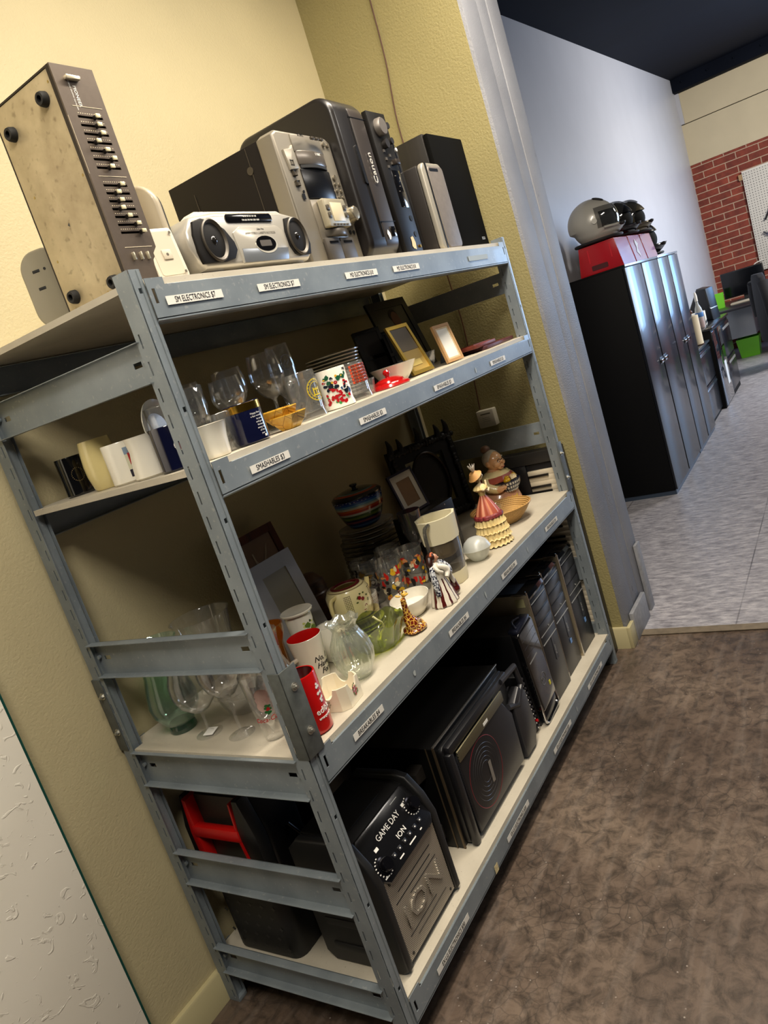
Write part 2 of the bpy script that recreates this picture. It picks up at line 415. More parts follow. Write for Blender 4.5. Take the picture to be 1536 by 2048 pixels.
for (x, y, sx, sy) in ((0, 0, 1, 1), (L, 0, -1, 1), (0, D, 1, -1), (L, D, -1, -1)):
    me = pm
    if sx*sy < 0 or sx < 0:
        me = pm.copy(); me.transform(Matrix.Diagonal((sx, sy, 1, 1)))
        if sx*sy < 0: me.flip_normals()
    o = bpy.data.objects.new('post', me); COL.objects.link(o); o.parent = rack; o.location = (x, y, 0)
    f = part('post_foot', G().box((-.001 if sx > 0 else -.029, (-.002 if sy > 0 else -.044), 0), (.029 if sx > 0 else .001, (.044 if sy > 0 else .002), .012), .002), M_ST, o)
for k, z in LV.items():
    h = .083 if k in ('top', 'brk') else .075
    for yy, sgn in ((0, 1), (D, -1)):
        g = G(); x0, x1 = .0285, L-.0285
        us = [x0, .038, .046, .075, .083, L-.083, L-.075, L-.046, L-.038, x1]
        vs = [z-h+.006, z-.048, z-.020, z-.014, z]
        def fl(u, v, z=z):
            e = u < .079 or u > L-.079
            if v > z-.014 and not e: return False
            if v < z-.020 and v > z-.048 and (.038 < u < .046 or L-.046 < u < L-.038): return False
            return True
        g.plate((0, yy-.0045*sgn, 0), (1, 0, 0), (0, 0, 1), us, vs, fl, -.0018*sgn if sgn > 0 else .0018)
        pr = [(yy-.0045*sgn, z-h+.008), (yy-.0045*sgn, z-h+.003), (yy-.001*sgn, z-h), (yy+.022*sgn, z-h), (yy+.022*sgn, z-h+.0018), (yy+.0*sgn, z-h+.002), (yy-.0028*sgn, z-h+.004), (yy-.0028*sgn, z-h+.008)]
        g.prism(pr, x0, x1, 'x')
        g.prism([(yy-.0045*sgn, z-.0155), (yy-.0028*sgn, z-.013), (yy+.022*sgn, z-.0165), (yy+.022*sgn, z-.0185)], .083, L-.083, 'x')
        b = part('front_beam' if sgn > 0 else 'rear_beam', g, M_ST, rack)
        if sgn > 0: beams = globals().setdefault('BEAMS', {}); beams[k] = b
    g = G(); a, c = .0305, .0445; tz = .0145
    e_ = .031 if k == 'bot' else .001
    g.prism([(a, .001), (L-a, .001), (L-a, c), (L-.001, c), (L-.001, D-c), (L-a, D-c), (L-a, D-.001), (a, D-.001), (a, D-c), (e_, D-c), (e_, c), (a, c)], z-tz+.0012, z, 'z')
    part('shelf_board', g, M_BD, rack)
def brace(x, z0, z1, s):
    g = G(); y0, y1 = .036, D-.036
    us = [y0, y0+.028, y0+.052, y1-.052, y1-.028, y1]; zc_ = (z0+z1)/2+.002
    g.plate((x+.012*s, 0, 0), (0, 1, 0), (0, 0, 1), us, [z0, zc_-.0055, zc_+.0055, z1], lambda u, v: not (abs(v-zc_) < .0055 and (y0+.028 < u < y0+.052 or y1-.052 < u < y1-.028)), .0016*s)
    g.box((x-.010*s, y0, z0), (x+.013*s, y1, z0+.0016)); g.box((x-.010*s, y0, z1-.0016), (x+.013*s, y1, z1))
    for yy in (y0+.014, y1-.014): g.cyl((x+.011*s, yy, zc_+.004), (x+.004*s, yy, zc_+.004), .005, n=10)
    return part('side_brace', g, M_ST, rack)
for z0, z1 in ((1.626, 1.706), (1.008, 1.096), (.697, .793), (.395, .492), (.106, .187)):
    brace(0, z0, z1, 1); brace(L, z0, z1, -1)
def splice(x, y, sx, sy, bolts_on='front'):
    g = G()
    g.box((min(x-.004*sx, x+.05*sx), min(y-.0075*sy, y-.005*sy), .797), (max(x-.004*sx, x+.05*sx), max(y-.0075*sy, y-.005*sy), 1.0), .0008)
    g.box((min(x-.004*sx, x-.002*sx), min(y-.0075*sy, y+.026*sy), .797), (max(x-.004*sx, x-.002*sx), max(y-.0075*sy, y+.026*sy), 1.0), .0008)
    p = part('splice_plate', g, M_STD, rack, 'darker joining plate')
    for z in (.955, .852):
        b = G()
        if bolts_on == 'front': q0 = (x+.026*sx, y-.0075*sy, z); dv = Vector((0, -1*sy, 0))
        else: q0 = (x-.004*sx, y+.016*sy, z); dv = Vector((-1*sx, 0, 0))
        q0 = Vector(q0); b.cyl(q0, q0+dv*.002, .0095, n=16); b.cyl(q0+dv*.002, q0+dv*.007, .006, n=6); b.cyl(q0+dv*.007, q0+dv*.011, .0035, n=10)
        part('bolt', b, M_BOLT, p)
splice(0, 0, 1, 1); splice(L, 0, -1, 1); splice(0, D, 1, -1, 'side'); splice(L, D, -1, -1)
M_LB = mat('#dedbd2', .45); M_INK = mat('#16151a', .6); M_FAD = mat('#9aa3a4', .5)
def tape(k, x0, x1, s, tilt=0, m=None):
    z = LV[k] - .046; p = BEAMS[k]; hh = .0085
    o = part('price_label', G().box((x0, -.0068, z-hh), (x1, -.0064, z+hh), 0), m or M_LB, p)
    if s:
        n = len(s); w_ = (x1-x0)*.72; sz = .0165
        me = textmesh(s, sz, .0001); cur = max(v.co.x for v in me.vertices) - min(v.co.x for v in me.vertices); bpy.data.meshes.remove(me)
        text('lettering', s, sz, M_INK, p, ((x0+x1)/2, -.0072, z), sx=w_/cur, ext=.0001)
    return o
for k, lst in dict(top=[(.063, .222, 'SM ELECTRONICS $7'), (.339, .495, 'SM ELECTRONICS $7'), (.699, .862, 'MD ELECTRONICS $10'), (.954, 1.116, 'MD ELECTRONICS $10')],
    smash=[(.123, .256, 'SMASHABLES $3'), (.555, .689, 'SMASHABLES $3'), (.984, 1.121, 'SMASHABLES $3'), (1.428, 1.565, 'SMASHABLES $3')],
    brk=[(.145, .277, 'BREAKABLES $4'), (.653, .785, 'BREAKABLES $4'), (1.055, 1.189, 'BREAKABLES $4'), (1.495, 1.634, 'BREAKABLES $4')],
    bot=[(.146, .330, 'EX-LG ELECTRONICS $30'), (.617, .797, 'EX-LG ELECTRONICS $30'), (1.057, 1.251, 'EX-LG ELECTRONICS $20'), (1.480, 1.680, 'EX-LG ELECTRONICS $20')]).items():
    for a, b, s in lst: tape(k, a, b, s)
tape('top', 1.49, 1.66, '', m=M_FAD)
g = G(); g.box((.508, -.0068, .072), (.530, -.0064, .096)); part('sticker', g, mat('#c9b98c', .5, var=.3, vs=200), BEAMS['bot'], 'yellowed paper sticker')
for k, x in (('brk', .44), ('bot', 1.33), ('smash', 1.30), ('brk', 1.30), ('brk', .92)):
    g = G(); rn = random.Random(int(x*100)); g.raw([(x+(.008 if k=='brk' and x == .44 else .004)*(.5+rn.random())*math.cos(i), -.0062, LV[k]-.045+.010*(.4+rn.random())*math.sin(i)) for i in range(6)], [tuple(range(6))]); part('label_residue', g, mat('#aab0ae', .6), BEAMS[k])

# ================================================================ shared materials for the goods
K = mat('#0d0d0e', .35); KM = mat('#171718', .55); KS = mat('#0b0b0d', .12, coat=.6); SIL = mat('#a9a9a6', .32, .6); SILD = mat('#6d6b67', .4, .4)
WHT = mat('#e6e1d2', .18, coat=.5); WHTM = mat('#d9d3c2', .5); CRM = mat('#d9c98d', .15, coat=.6); NAVY = mat('#0b0e2a', .12, coat=.7); RED = mat('#a70d0d', .18, coat=.6)
GOLD = mat('#c99a3a', .22, 1); RUB = mat('#141312', .7); INKW = mat('#e9e7e0', .5)
TOP, SM, BK, BT = (LV[k]+.0006 for k in ('top', 'smash', 'brk', 'bot'))

# ================================================================ top shelf
# equalizer standing on end
t = T('graphic_equalizer', 'brown-grey audio equalizer standing on end with sliders and beige metal underside', 'equalizer', (.034, .047, TOP)); t.scale = (1.03, 1.03, 1.04)
CH = NT('worn_beige_metal'); f = CH.noise(8, 6, rough=.6).outputs[0]; h_ = CH.noise(60, 5).outputs[0]
CH.set(col=CH.mix(CH.ramp(h_, [(.60, (0,0,0)), (.72, (.6,.6,.6))]), CH.ramp(f, [(.3, lin('#a08f6e')[:3]), (.7, lin('#cdbd98')[:3])]), lin('#75664a')), rough=.45, metal=.25)
part('chassis', G().box((.002, .004, .003), (.088, .185, .385), .0015), CH.m, t)
g = G(); g.box((.0, -.004, 0), (.004, .004, .388)); g.box((.002, .185, .001), (.09, .188, .387)); g.box((.001, 0, .3852), (.09, .187, .3885)); part('frame', g, mat('#2a2119', .5, .3), t)
F_ = mat('#5d5248', .38, .5, var=.06, vs=80)
g = G(); us = [0, .022, .078, .094]; zs1 = [.300-.0148*k for k in range(7)]; zs2 = [.180-.0142*k for k in range(7)]
vs = [0, .388]
for z in zs1+zs2: vs += [z-.0022, z+.0022]
g.plate((0, -.0045, 0), (1, 0, 0), (0, 0, 1), us, vs, lambda u, v: not (.022 < u < .078 and any(abs(v-z) < .0022 for z in zs1+zs2)), .0035)
fp = part('faceplate', g, F_, t)
part('slot_backing', G().box((.005, -.003, .06), (.085, -.001, .32)), mat('#050403', .8), fp)
kx1 = [.058, .056, .057, .040, .053, .062, .050]; kx2 = [.058, .043, .044, .040, .049, .064, .070]
for zz, xs in ((zs1, kx1), (zs2, kx2)):
    for z, x in zip(zz, xs):
        g = G(); g.box((x-.0035, -.0185, z-.003), (x+.0035, -.004, z+.003), .0008); g.mi = 1; g.box((x-.0045, -.0195, z-.0034), (x+.0055, -.0165, z+.0034), .0006)
        part('slider_knob', g, [mat('#1a1512', .4), mat('#e8dfb8', .3, .4)], fp)
g = G(); g.mi = 0
for z in (.318, .196, .068): g.box((.018, -.0086, z-.0005), (.084, -.008, z+.0005))
for z in zs1+zs2:
    for k in range(11): g.box((.024+k*.005, -.0084, z+.0055), (.0262+k*.005, -.008, z+.0068))
g.box((.0, -.0084, .2), (.0006, -.008, .3)); part('scale_marks', g, mat('#c8bba0', .5), fp)
g = G(); g.box((.022, -.016, .362), (.052, -.005, .3685), .001); part('power_switch', g, mat('#e6dcc0', .25, .6), fp)
for x in (.028, .046, .063):
    part('mode_switch', G().box((x, -.013, .044), (x+.0045, -.006, .058), .0008), mat('#d8cfb4', .25, .7), fp)
text('lettering', 'PIONEER', .0095, INKW, fp, (.037, -.0084, .335), (PI/2, -PI/2*-1, 0), .0002)
text('lettering', 'STEREO GRAPHIC EQUALIZER', .0038, INKW, fp, (.028, -.0084, .336), (PI/2, PI/2, 0), .0001)
for y, z in ((.035, .345), (.150, .332), (.030, .018), (.152, .028)):
    g = G(Matrix.Translation((.003, y, z)) @ Euler((0, -PI/2, 0)).to_matrix().to_4x4()); g.lathe([(0, 0), (.0135, 0), (.0125, .010), (.0105, .014), (.006, .014), (.006, .006), (0, .006)], 20); part('rubber_foot', g, RUB, t)
for y, z in ((.012, .365), (.16, .22), (.012, .205), (.165, .1), (.06, .008)):
    g = G(Matrix.Translation((.0025, y, z))); g.sph((0, 0, 0), (.0012, .003, .003), 10, 6); part('screw', g, mat('#b29a5c', .3, .8), t)
g = G(); g.raw([(.0012, .092, .15), (.0012, .098, .146), (.0012, .093, .142)], [(0, 1, 2)]); part('warning_mark', g, K, t)

BEI = mat('#a89d87', .4, coat=.2); BEI2 = mat('#cfc6b4', .4)
def slab(label, loc, rz, ry, w_, h_, d_, m, vents=True):
    t = T('wireless_router', label, 'router', loc, rz, None, 0, ry)
    g = G(); g.prism(rrect(-w_/2, 0, w_/2, h_, w_*.42, 8), -d_/2, d_/2, 'y', .006, 3); part('casing', g, m, t)
    g = G(); g.prism(rrect(-w_/2+.004, .006, w_/2-.004, h_-.004, w_*.4, 8), d_/2, d_/2+.010, 'y', .003, 2); part('dark_back', g, mat('#2c2925', .5), t)
    for z in (h_*.72, h_*.50): part('port', G().box((-.022, -d_/2-.0006, z), (-.004, -d_/2+.002, z+.007), .0015), KM, t)
    part('screw_hole', G().cyl((.008, -d_/2-.0008, h_*.74), (.008, -d_/2+.002, h_*.74), .003, n=12), KM, t)
    return t
slab('beige rounded electronics slab standing between the equalizer and the boombox', (.190, .118, TOP), -1.35, 0, .12, .212, .018, BEI)
slab('beige rounded electronics slab mostly hidden behind the equalizer', (.085, .33, TOP), -1.15, 0, .10, .165, .02, mat('#8f8874', .4, coat=.2))
t = T('plastic_wall_plate', 'small off-white plastic case with a screw hole, leaning beside the equalizer', 'wall plate', (.150, .038, TOP), -.12, None, -.12, .0)
g = G(); g.prism(rrect(-.040, 0, .036, .106, .009), -.009, .004, 'y', .003); part('casing', g, BEI2, t)
g = G()
g.prism(rrect(-.031, .008, .027, .098, .006), -.0098, -.0091, 'y'); g.box((-.012, -.012, .040), (.010, -.009, .060), .001); part('moulding', g, mat('#bfb5a0', .45), t)
for x, z in ((.026, .094), (-.001, .050), (.026, .012)): part('screw_hole', G().cyl((x, -.0125, z), (x, -.0118, z), .003, n=12), mat('#5a5346', .5), t)

# boombox
t = T('boombox', 'small silver radio cassette boombox with two round black speakers', 'boombox', (.436, .03, TOP), .0); t.scale = (.98, 1, 1)
SV = mat('#b9b5ab', .25, .35, coat=.3)
def bb(z): return 0
g = G(); pts = [(-.208, .030), (-.192, .014), (.190, .014), (.212, .030), (.219, .065), (.214, .095), (.192, .121), (.120, .134), (-.120, .134), (-.196, .124), (-.219, .095), (-.221, .062)]
g.prism(pts, 0, .115, 'y', .012, 4); body = part('casing', g, SV, t)
g = G(); g.prism([(-.19, .122), (-.16, .139), (.13, .139), (.16, .126)], .012, .05, 'y', .004); part('top_ridge', g, mat('#d8d2bf', .3, .2), body)
g = G(); g.box((-.19, .02, .0), (-.12, .10, .016), .004); g.box((.14, .02, .0), (.19, .10, .016), .004); part('foot', g, SILD, t)
def grille_shell(pts, name):
    g = G(); g.prism(pts, -.006, .004, 'y', .004, 2); return part(name, g, mat('#0e0c0b', .6, spec=.25), t)
for s_, cx in ((-1, -.150), (1, .158)):
    if s_ < 0: pts = [(-.204, .024), (-.130, .024), (-.098, .030), (-.082, .048), (-.084, .066), (-.104, .094), (-.132, .112), (-.170, .119), (-.198, .112), (-.209, .085), (-.210, .05)]
    else: pts = [(.132, .030), (.150, .024), (.196, .026), (.206, .05), (.203, .085), (.186, .108), (.150, .118), (.128, .115), (.118, .085), (.120, .05)]
    p = grille_shell(pts, 'speaker_surround')
    q = G(Matrix.Translation((cx, -.006, .071)) @ Euler((PI/2, 0, 0)).to_matrix().to_4x4()); q.lathe([(.046, 0), (.046, .003), (.043, .005), (.040, .003), (.034, -.004), (.02, -.012), (.0125, -.012), (.010, -.006), (0, -.003)], 40, sx=.82)
    part('speaker_cone', q, mat('#4a443b', .4, .3), p)
    q = G(); q.sph((cx, -.001, .071), (.011, .009, .012), 16, 10); part('dust_cap', q, mat('#1c1a18', .15, coat=.8), p)
g = G(); g.prism(rrect(-.086, .108, .082, .128, .009), -.0025, .002, 'y', .001); dial = part('tuner_window', g, KS, t)
for z, s_ in ((.122, '88 92 96 100 104 108'), (.1135, '540 600 700 900 1200 1600')): text('lettering', s_, .0055, INKW, dial, (0, -.0028, z), ext=.0001)
g = G(); g.prism([(-.072, .018), (.098, .018), (.112, .050), (.108, .088), (.09, .099), (-.05, .099), (-.078, .086)], -.003, .002, 'y', .002); lid = part('cassette_door', g, mat('#c5c0b4', .22, .4), t)
g = G(); g.prism([(-.070, .019), (.097, .019), (.108, .046), (-.064, .050)], -.0042, -.003, 'y', .0008); part('lower_door', g, mat('#8d9298', .25, .6), lid)
g = G(); g.prism(circ(.040, 28, (.028, .056), 1, .5), -.0048, -.003, 'y'); part('window_rim', g, mat('#e3dfd2', .2, .4), lid)
g = G(); g.prism(circ(.037, 28, (.026, .0585), 1, .47), -.0054, -.003, 'y'); part('cassette_window', g, KS, lid)
g = G(); g.prism(rrect(.004, .052, .046, .066, .003), -.0058, -.0054, 'y'); part('cassette', g, mat('#55504a', .4), lid)
text('lettering', 'AM/FM STEREO CASSETTE RECORDER', .0075, mat('#77736a', .5), lid, (.020, -.0034, .083), ext=.0001, sx=.9)
text('lettering', 'Gran Prix', .0065, KM, lid, (.022, -.0034, .092), ext=.0001, shear=.3)

# mini stereo
t = T('mini_stereo', 'silver mini hi-fi stereo with five-disc changer and twin cassette decks', 'stereo', (.676, .062, TOP), .05)
W_, HH = .285, .352; SVS = mat('#827c70', .42, .45)
part('cabinet', G().box((.006, .055, .006), (W_-.006, .385, HH-.008), .003), mat('#15110e', .5, spec=.2), t)
g = G(); g.prism([(0, .004), (W_, .004), (W_, HH-.012), (W_-.02, HH), (.02, HH), (0, HH-.012)], .0, .056, 'y', .008, 3); fr = part('front_panel', g, SVS, t)
g = G(); g.cyl((.0055, .10, .285), (.0035, .10, .285), .010, n=20); g.box((.0045, .095, .02), (.0055, .097, .34)); g.box((.0045, .30, .02), (.0055, .302, .30)); part('side_screw', g, mat('#4a453e', .3, .6), t)
def cv(x0, x1, z0, z1, d, m, name, bev=.004, lab=None, par=None):   # a bowed block on the front
    g = G(); n = 8; pts = []
    for i in range(n+1):
        u = i/n; pts.append((x0+(x1-x0)*u, -d*(1-(2*u-1)**2)-.003))
    g.prism([(x1, .01), (x0, .01)] + pts, z0, z1, 'z', bev if bev else 0); return part(name, g, m, par or t, lab)
cv(.078, .225, .300, HH-.006, .006, SVS, 'disc_tray_cap'); cv(.082, .222, .266, .304, .010, mat('#6f6860', .25, .5), 'disc_tray'); cv(.086, .218, .258, .266, .012, KM, 'tray_lip', 0)
disp = cv(.080, .224, .178, .257, .006, mat('#0a0a0c', .25), 'display')
cv(.078, .226, .062, .176, .008, mat('#8a8377', .3, .5), 'centre_block')
g = G(); g.prism(rrect(.098, .096, .214, .172, .006), -.028, -.008, 'y', .004); pd = part('control_pod', g, mat('#a59d87', .35, .3), t)
g = G(); g.box((.128, -.0292, .110), (.188, -.028, .160), .0004); part('pod_display', g, mat('#c8bda0', .3), pd)
g = G()
for x in (.103, .193):
    for z in (.120, .140): g.box((x, -.0305, z), (x+.016, -.028, z+.013), .002)
for k in range(5): g.box((.118+k*.017, -.0305, .099), (.130+k*.017, -.028, .104), .001)
part('pod_button', g, mat('#4a443a', .35), pd)
cv(.090, .214, .074, .094, .026, mat('#5d5851', .3, .4), 'cassette_lip'); 
for a, b in ((.078, .150), (.152, .226)):
    d_ = part('cassette_door', G().box((a, -.014, .010), (b, .0, .072), .004), mat('#4a453f', .45, .3), t)
    part('cassette_slot', G().box((a+.014, -.0155, .056), (b-.014, -.013, .062)), KS, d_)
g = G()
for k, (x, z) in enumerate([(.245, .240), (.240, .222), (.262, .222), (.240, .204), (.262, .204), (.242, .186), (.262, .186)]): g.cyl((x, -.0015, z), (x, -.006, z), .0075 if k == 0 else .0055, n=16)
for x in (.240, .262): g.cyl((x, -.0015, .330), (x, -.006, .330), .006, n=16)
part('round_button', g, mat('#8f887a', .25, .7), fr)
g = G()
for k in range(3): g.box((.036, -.002, .262-k*.026), (.050, -.006, .274-k*.026), .0015)
part('square_button', g, mat('#4d473e', .3, .4), fr)
g = G()
for k in range(3): g.box((.150+k*.022, -.024, .330), (.166+k*.022, -.017, .337), .001)
part('tray_button', g, mat('#4d473e', .3, .4), fr)
part('eject_tab', G().prism([(.022, .300), (.060, .306), (.070, .316), (.070, .255), (.030, .250)], -.006, .002, 'y', .002), mat('#b4ad9e', .3, .5), fr)
g = G(Matrix.Translation((.250, -.004, .132)) @ Euler((PI/2, 0, 0)).to_matrix().to_4x4()); g.lathe([(0, 0), (.027, 0), (.027, .006), (.021, .008), (.020, .028), (.017, .031), (.0, .033)], 32, fn=lambda a, r, z, j: (r*(1+.03*math.cos(8*a)) if j > 2 else r, z)); part('volume_knob', g, mat('#b8b09c', .22, .8), t)
g = G()
for x in (.243, .263): g.cyl((x, -.0015, .088), (x, -.003, .088), .006, n=16)
g.cyl((.054, -.0015, .214), (.054, -.003, .214), .004, n=12); g.cyl((.062, -.0015, .196), (.062, -.003, .196), .004, n=12); g.box((.048, -.002, .176), (.062, -.003, .190)); part('jack', g, K, fr)
text('lettering', 'SONY', .011, K, fr, (.105, -.018, .337), sx=1.1); text('lettering', '5 DISC', .009, INKW, t, (.152, -.0255, .288))
tag(part('cardboard_sheet', G().box((-.10, -.034, 0), (.13, .006, .0022), .0005), mat('#c2b184', .6, var=.1, vs=60)), 'flat tan cardboard sheet lying under the front of the silver stereo', 'cardboard').location = (.82, .048, TOP)

# printer on its side
t = T('printer', 'dark grey inkjet printer standing on its side with the white brand name', 'printer', (.965, .040, TOP), .035)
PG = mat('#2b2623', .35, .2); PG2 = mat('#3d3733', .35, .3)
pts = [(0, 0)]
prof = rrect(0, 0, .36, .468, .055, 8)
g = G(); g.prism(prof, 0, .175, 'x', .014, 4); part('casing', g, mat('#131010', .35, coat=.15), t)
g = G(); g.prism(rrect(-.002, .004, .30, .464, .055, 8), .082, .178, 'x', .012, 4); part('front_cover', g, PG2, t)
g = G()
for z in (.105, .405): g.box((.078, -.0035, z), (.1795, .01, z+.0012))
g.box((.080, -.0035, .06), (.0815, .01, .41)); part('seam', g, K, t)
part('handle_recess', G().prism(rrect(.066, .215, .080, .325, .006), -.0045, .004, 'y'), K, t)
text('lettering', 'Canon', .030, mat('#e8e4da', .3, .3), t, (.132, -.0062, .262), (PI/2, -PI/2, 0), .0006, sx=1.15)
g = G()
for r_ in range(3):
    for c_ in range(3): g.box((-.0012, .070+c_*.022, .300-r_*.022), (.001, .086+c_*.022, .316-r_*.022), .0008)
g.box((-.0012, .070, .340), (.001, .10, .362), .001); g.box((-.0012, .075, .21), (.001, .10, .225), .001); g.box((-.0012, .075, .185), (.001, .09, .198), .001)
g.box((-.0012, .06, .14), (.001, .075, .155), .001); g.box((-.0012, .04, .10), (.001, .055, .118), .001); part('keypad', g, mat('#3a3431', .3), t)
g = G()
for k, (y, z) in enumerate([(.078, .308), (.10, .308), (.122, .308), (.078, .286), (.10, .286), (.122, .286), (.078, .264), (.1, .264), (.122, .264), (.085, .35), (.088, .217), (.066, .147)]): g.box((-.0016, y-.003, z-.0012), (-.0008, y+.003, z+.0012))
part('key_marks', g, INKW, t)
part('card_slot', G().box((.135, -.0055, .060), (.163, .0, .090), .001), KS, t)
g = G(); rn = random.Random(4); g.raw([(.113+.014*(.5+.6*rn.random())*math.cos(a*.6), -.0045, .066+.016*(.4+.7*rn.random())*math.sin(a*.6)) for a in range(10)], [tuple(range(10))]); part('torn_label', g, INKW, t)

# av receiver on its side
t = T('av_receiver', 'tall black audio receiver standing on its side behind the printer, big silver knob', 'receiver', (1.175, .052, TOP), .02)
part('cabinet', G().box((.0, .012, .0), (.110, .33, .436), .002), mat('#161413', .45), t)
part('front_panel', G().box((-.002, -.004, .0), (.114, .014, .440), .002), mat('#12100f', .45, spec=.25), t)
g = G(Matrix.Translation((.050, -.004, .392)) @ Euler((PI/2, 0, 0)).to_matrix().to_4x4()); g.lathe([(0, 0), (.028, 0), (.027, .014), (.024, .018), (0, .019)], 32); part('volume_knob', g, mat('#77716b', .45, .5), t)
for x, z, r_ in ((.092, .398, .010), (.092, .352, .010), (.055, .342, .014)): part('small_knob', G().cyl((x, -.004, z), (x, -.018, z), r_, n=18), mat('#1a1614', .5), t)
part('display', G().box((.050, -.0045, .150), (.108, -.0035, .265), .0004), KS, t)
g = G()
for k in range(5): g.box((.035+(k % 2)*.03, -.007, .27+k*.012), (.045+(k % 2)*.03, -.004, .278+k*.012))
for k in range(7): g.box((.064+(k % 3)*.012, -.0062, .15+k*.016), (.070+(k % 3)*.012, -.0045, .153+k*.016))
part('button', g, mat('#6f6a64', .35, .5), t)
part('selector_block', G().box((.072, -.020, .280), (.100, -.003, .296), .002), mat('#3a332e', .35, .4), t)
g = G()
for z in (.115, .065): g.cyl((.092, -.0055, z), (.092, -.004, z), .009, n=18)
part('jack', g, K, t)
g = G(); rn = random.Random(9); g.raw([(.058+.017*(.6+.5*rn.random())*math.cos(a*.6), -.0052, .038+.026*(.7+.4*rn.random())*math.sin(a*.6)) for a in range(10)], [tuple(range(10))]); part('torn_sticker', g, mat('#c9b993', .6), t)
part('brass_jack', G().cyl((.098, -.0045, .026), (.098, -.008, .026), .005, n=14), GOLD, t)

# things behind
t = T('disc_player', 'black glossy device standing between the receiver and the big black speaker', 'disc player', (1.318, .075, TOP), .05)
g = G(); g.prism(rrect(0, 0, .05, .37, .02), .0, .26, 'y', .006); part('casing', g, KS, t)
g = G(); g.box((.054, .02, 0), (.060, .24, .36), .002); part('side_plate', g, mat('#8b8a86', .25, .7), t)
g = G(); g.sph((.038, -.001, .345), (.006, .003, .007), 12, 8); part('indicator', g, INKW, t)

def speaker_box(name, label, loc, w_, h_, d_, rz=0):
    return T(name, label, 'speaker', loc, rz)
t = speaker_box('bookshelf_speaker', 'small upright speaker with a curved silver front panel', (1.395, .028, TOP), .15, .28, .2)
g = G(); g.prism(rrect(.0, 0, .145, .285, .006), .016, .12, 'y', .004); part('cabinet', g, mat('#201b17', .5), t)
g = G(); g.prism(rrect(.0, .0, .148, .288, .022, 6), -.004, .016, 'y', .006, 3); part('front_frame', g, mat('#a9a498', .4, .4), t)
g = G(); g.prism(rrect(.030, .004, .144, .276, .018, 6), -.009, -.002, 'y', .004, 3); part('front_cover', g, mat('#77706a', .5, .2, var=.08, vs=60), t)
part('dark_strip', G().box((.022, -.0062, .002), (.030, .0, .286)), K, t)
part('slot', G().prism(rrect(.040, .258, .105, .268, .003), -.0095, -.008, 'y'), K, t)
t = speaker_box('bookshelf_speaker', 'tall black wooden speaker at the right end of the top shelf', (1.552, .046, TOP), .3, .4, .3)
def wood(name, a, b, sc=(14, 1.2, 1.2), rough=.45):
    s = NT(name); f = s.noise(2.2, 6, vec=s.mapping(sc), rough=.65, dist=.8).outputs[0]
    s.set(col=s.ramp(f, [(.3, lin(a)[:3]), (.7, lin(b)[:3])]), rough=rough); return s.m
part('cabinet', G().box((0, .018, 0), (.298, .135, .406), .002), wood('black_ash', '#0c0b0a', '#231f1b', (10, 10, 1)), t)
part('cloth_grille', G().box((.004, 0, .004), (.294, .018, .402), .005), mat('#080807', .9, bump=.3, bs=900, spec=.08), t)
part('badge', G().box((.235, -.001, .028), (.262, .001, .038)), SIL, t); text('lettering', 'SONY', .008, K, t, (.2485, -.0012, .033), ext=.0001)

# ================================================================ second shelf: drinkware helpers
def shell(prof, th, base=None):
    # closed vessel profile from an outer outline
    base = th if base is None else base
    inner = [(max(r-th, .0005), max(z, base)) for r, z in prof if z > base*.9 or r == prof[-1][0]]
    return [(0, prof[0][1])] + prof + inner[::-1] + [(0, base)]
def handle(g, r, z0, z1, ang=0, out=.026, th=.0045, flat=1.4, rtop=None, rbot=None):
    ca, sa = math.cos(ang), math.sin(ang); h = z1-z0; rt = (rtop or r)-.002; rb = (rbot or r)-.002
    pts = [(rt, z1), (rt+out*.75, z1-.002), (rt+out, z1-h*.28), (rb+out*.95, z0+h*.35), (rb+out*.55, z0+h*.06), (rb, z0)]
    g.tube([(p*ca, p*sa, z) for p, z in pts], th, 10, 5, flat=flat)
def mug(label, loc, r, h, m, inner=None, ang=0, out=.026, taper=0, group=None, prof=None, hz=(.2, .82)):
    t = T('coffee_mug', label, 'mug', loc, 0, group)
    P = prof or [(r*(1-taper)-.004, 0), (r*(1-taper), .004), (r, h-.002), (r-.001, h)]
    g = G(); g.lathe(shell(P, .004, .006), 40)
    if inner:
        for f in g.bm.faces:
            c = f.calc_center_median(); 
            if math.hypot(c.x, c.y) < r*(1-taper)-.0036 and c.z > .004 or (math.hypot(c.x, c.y) < r-.0030 and c.z > h*.35 and f.normal.dot(Vector((c.x, c.y, 0))) < 0): f.material_index = 1
    part('body', g, [m, inner] if inner else m, t)
    g = G(); handle(g, r, h*hz[0], h*hz[1], ang, out, rbot=r*(1-taper*.8)); part('handle', g, m, t)
    return t
def cylR(r, h, taper=0): return lambda z: r*(1-taper) + r*taper*z/h

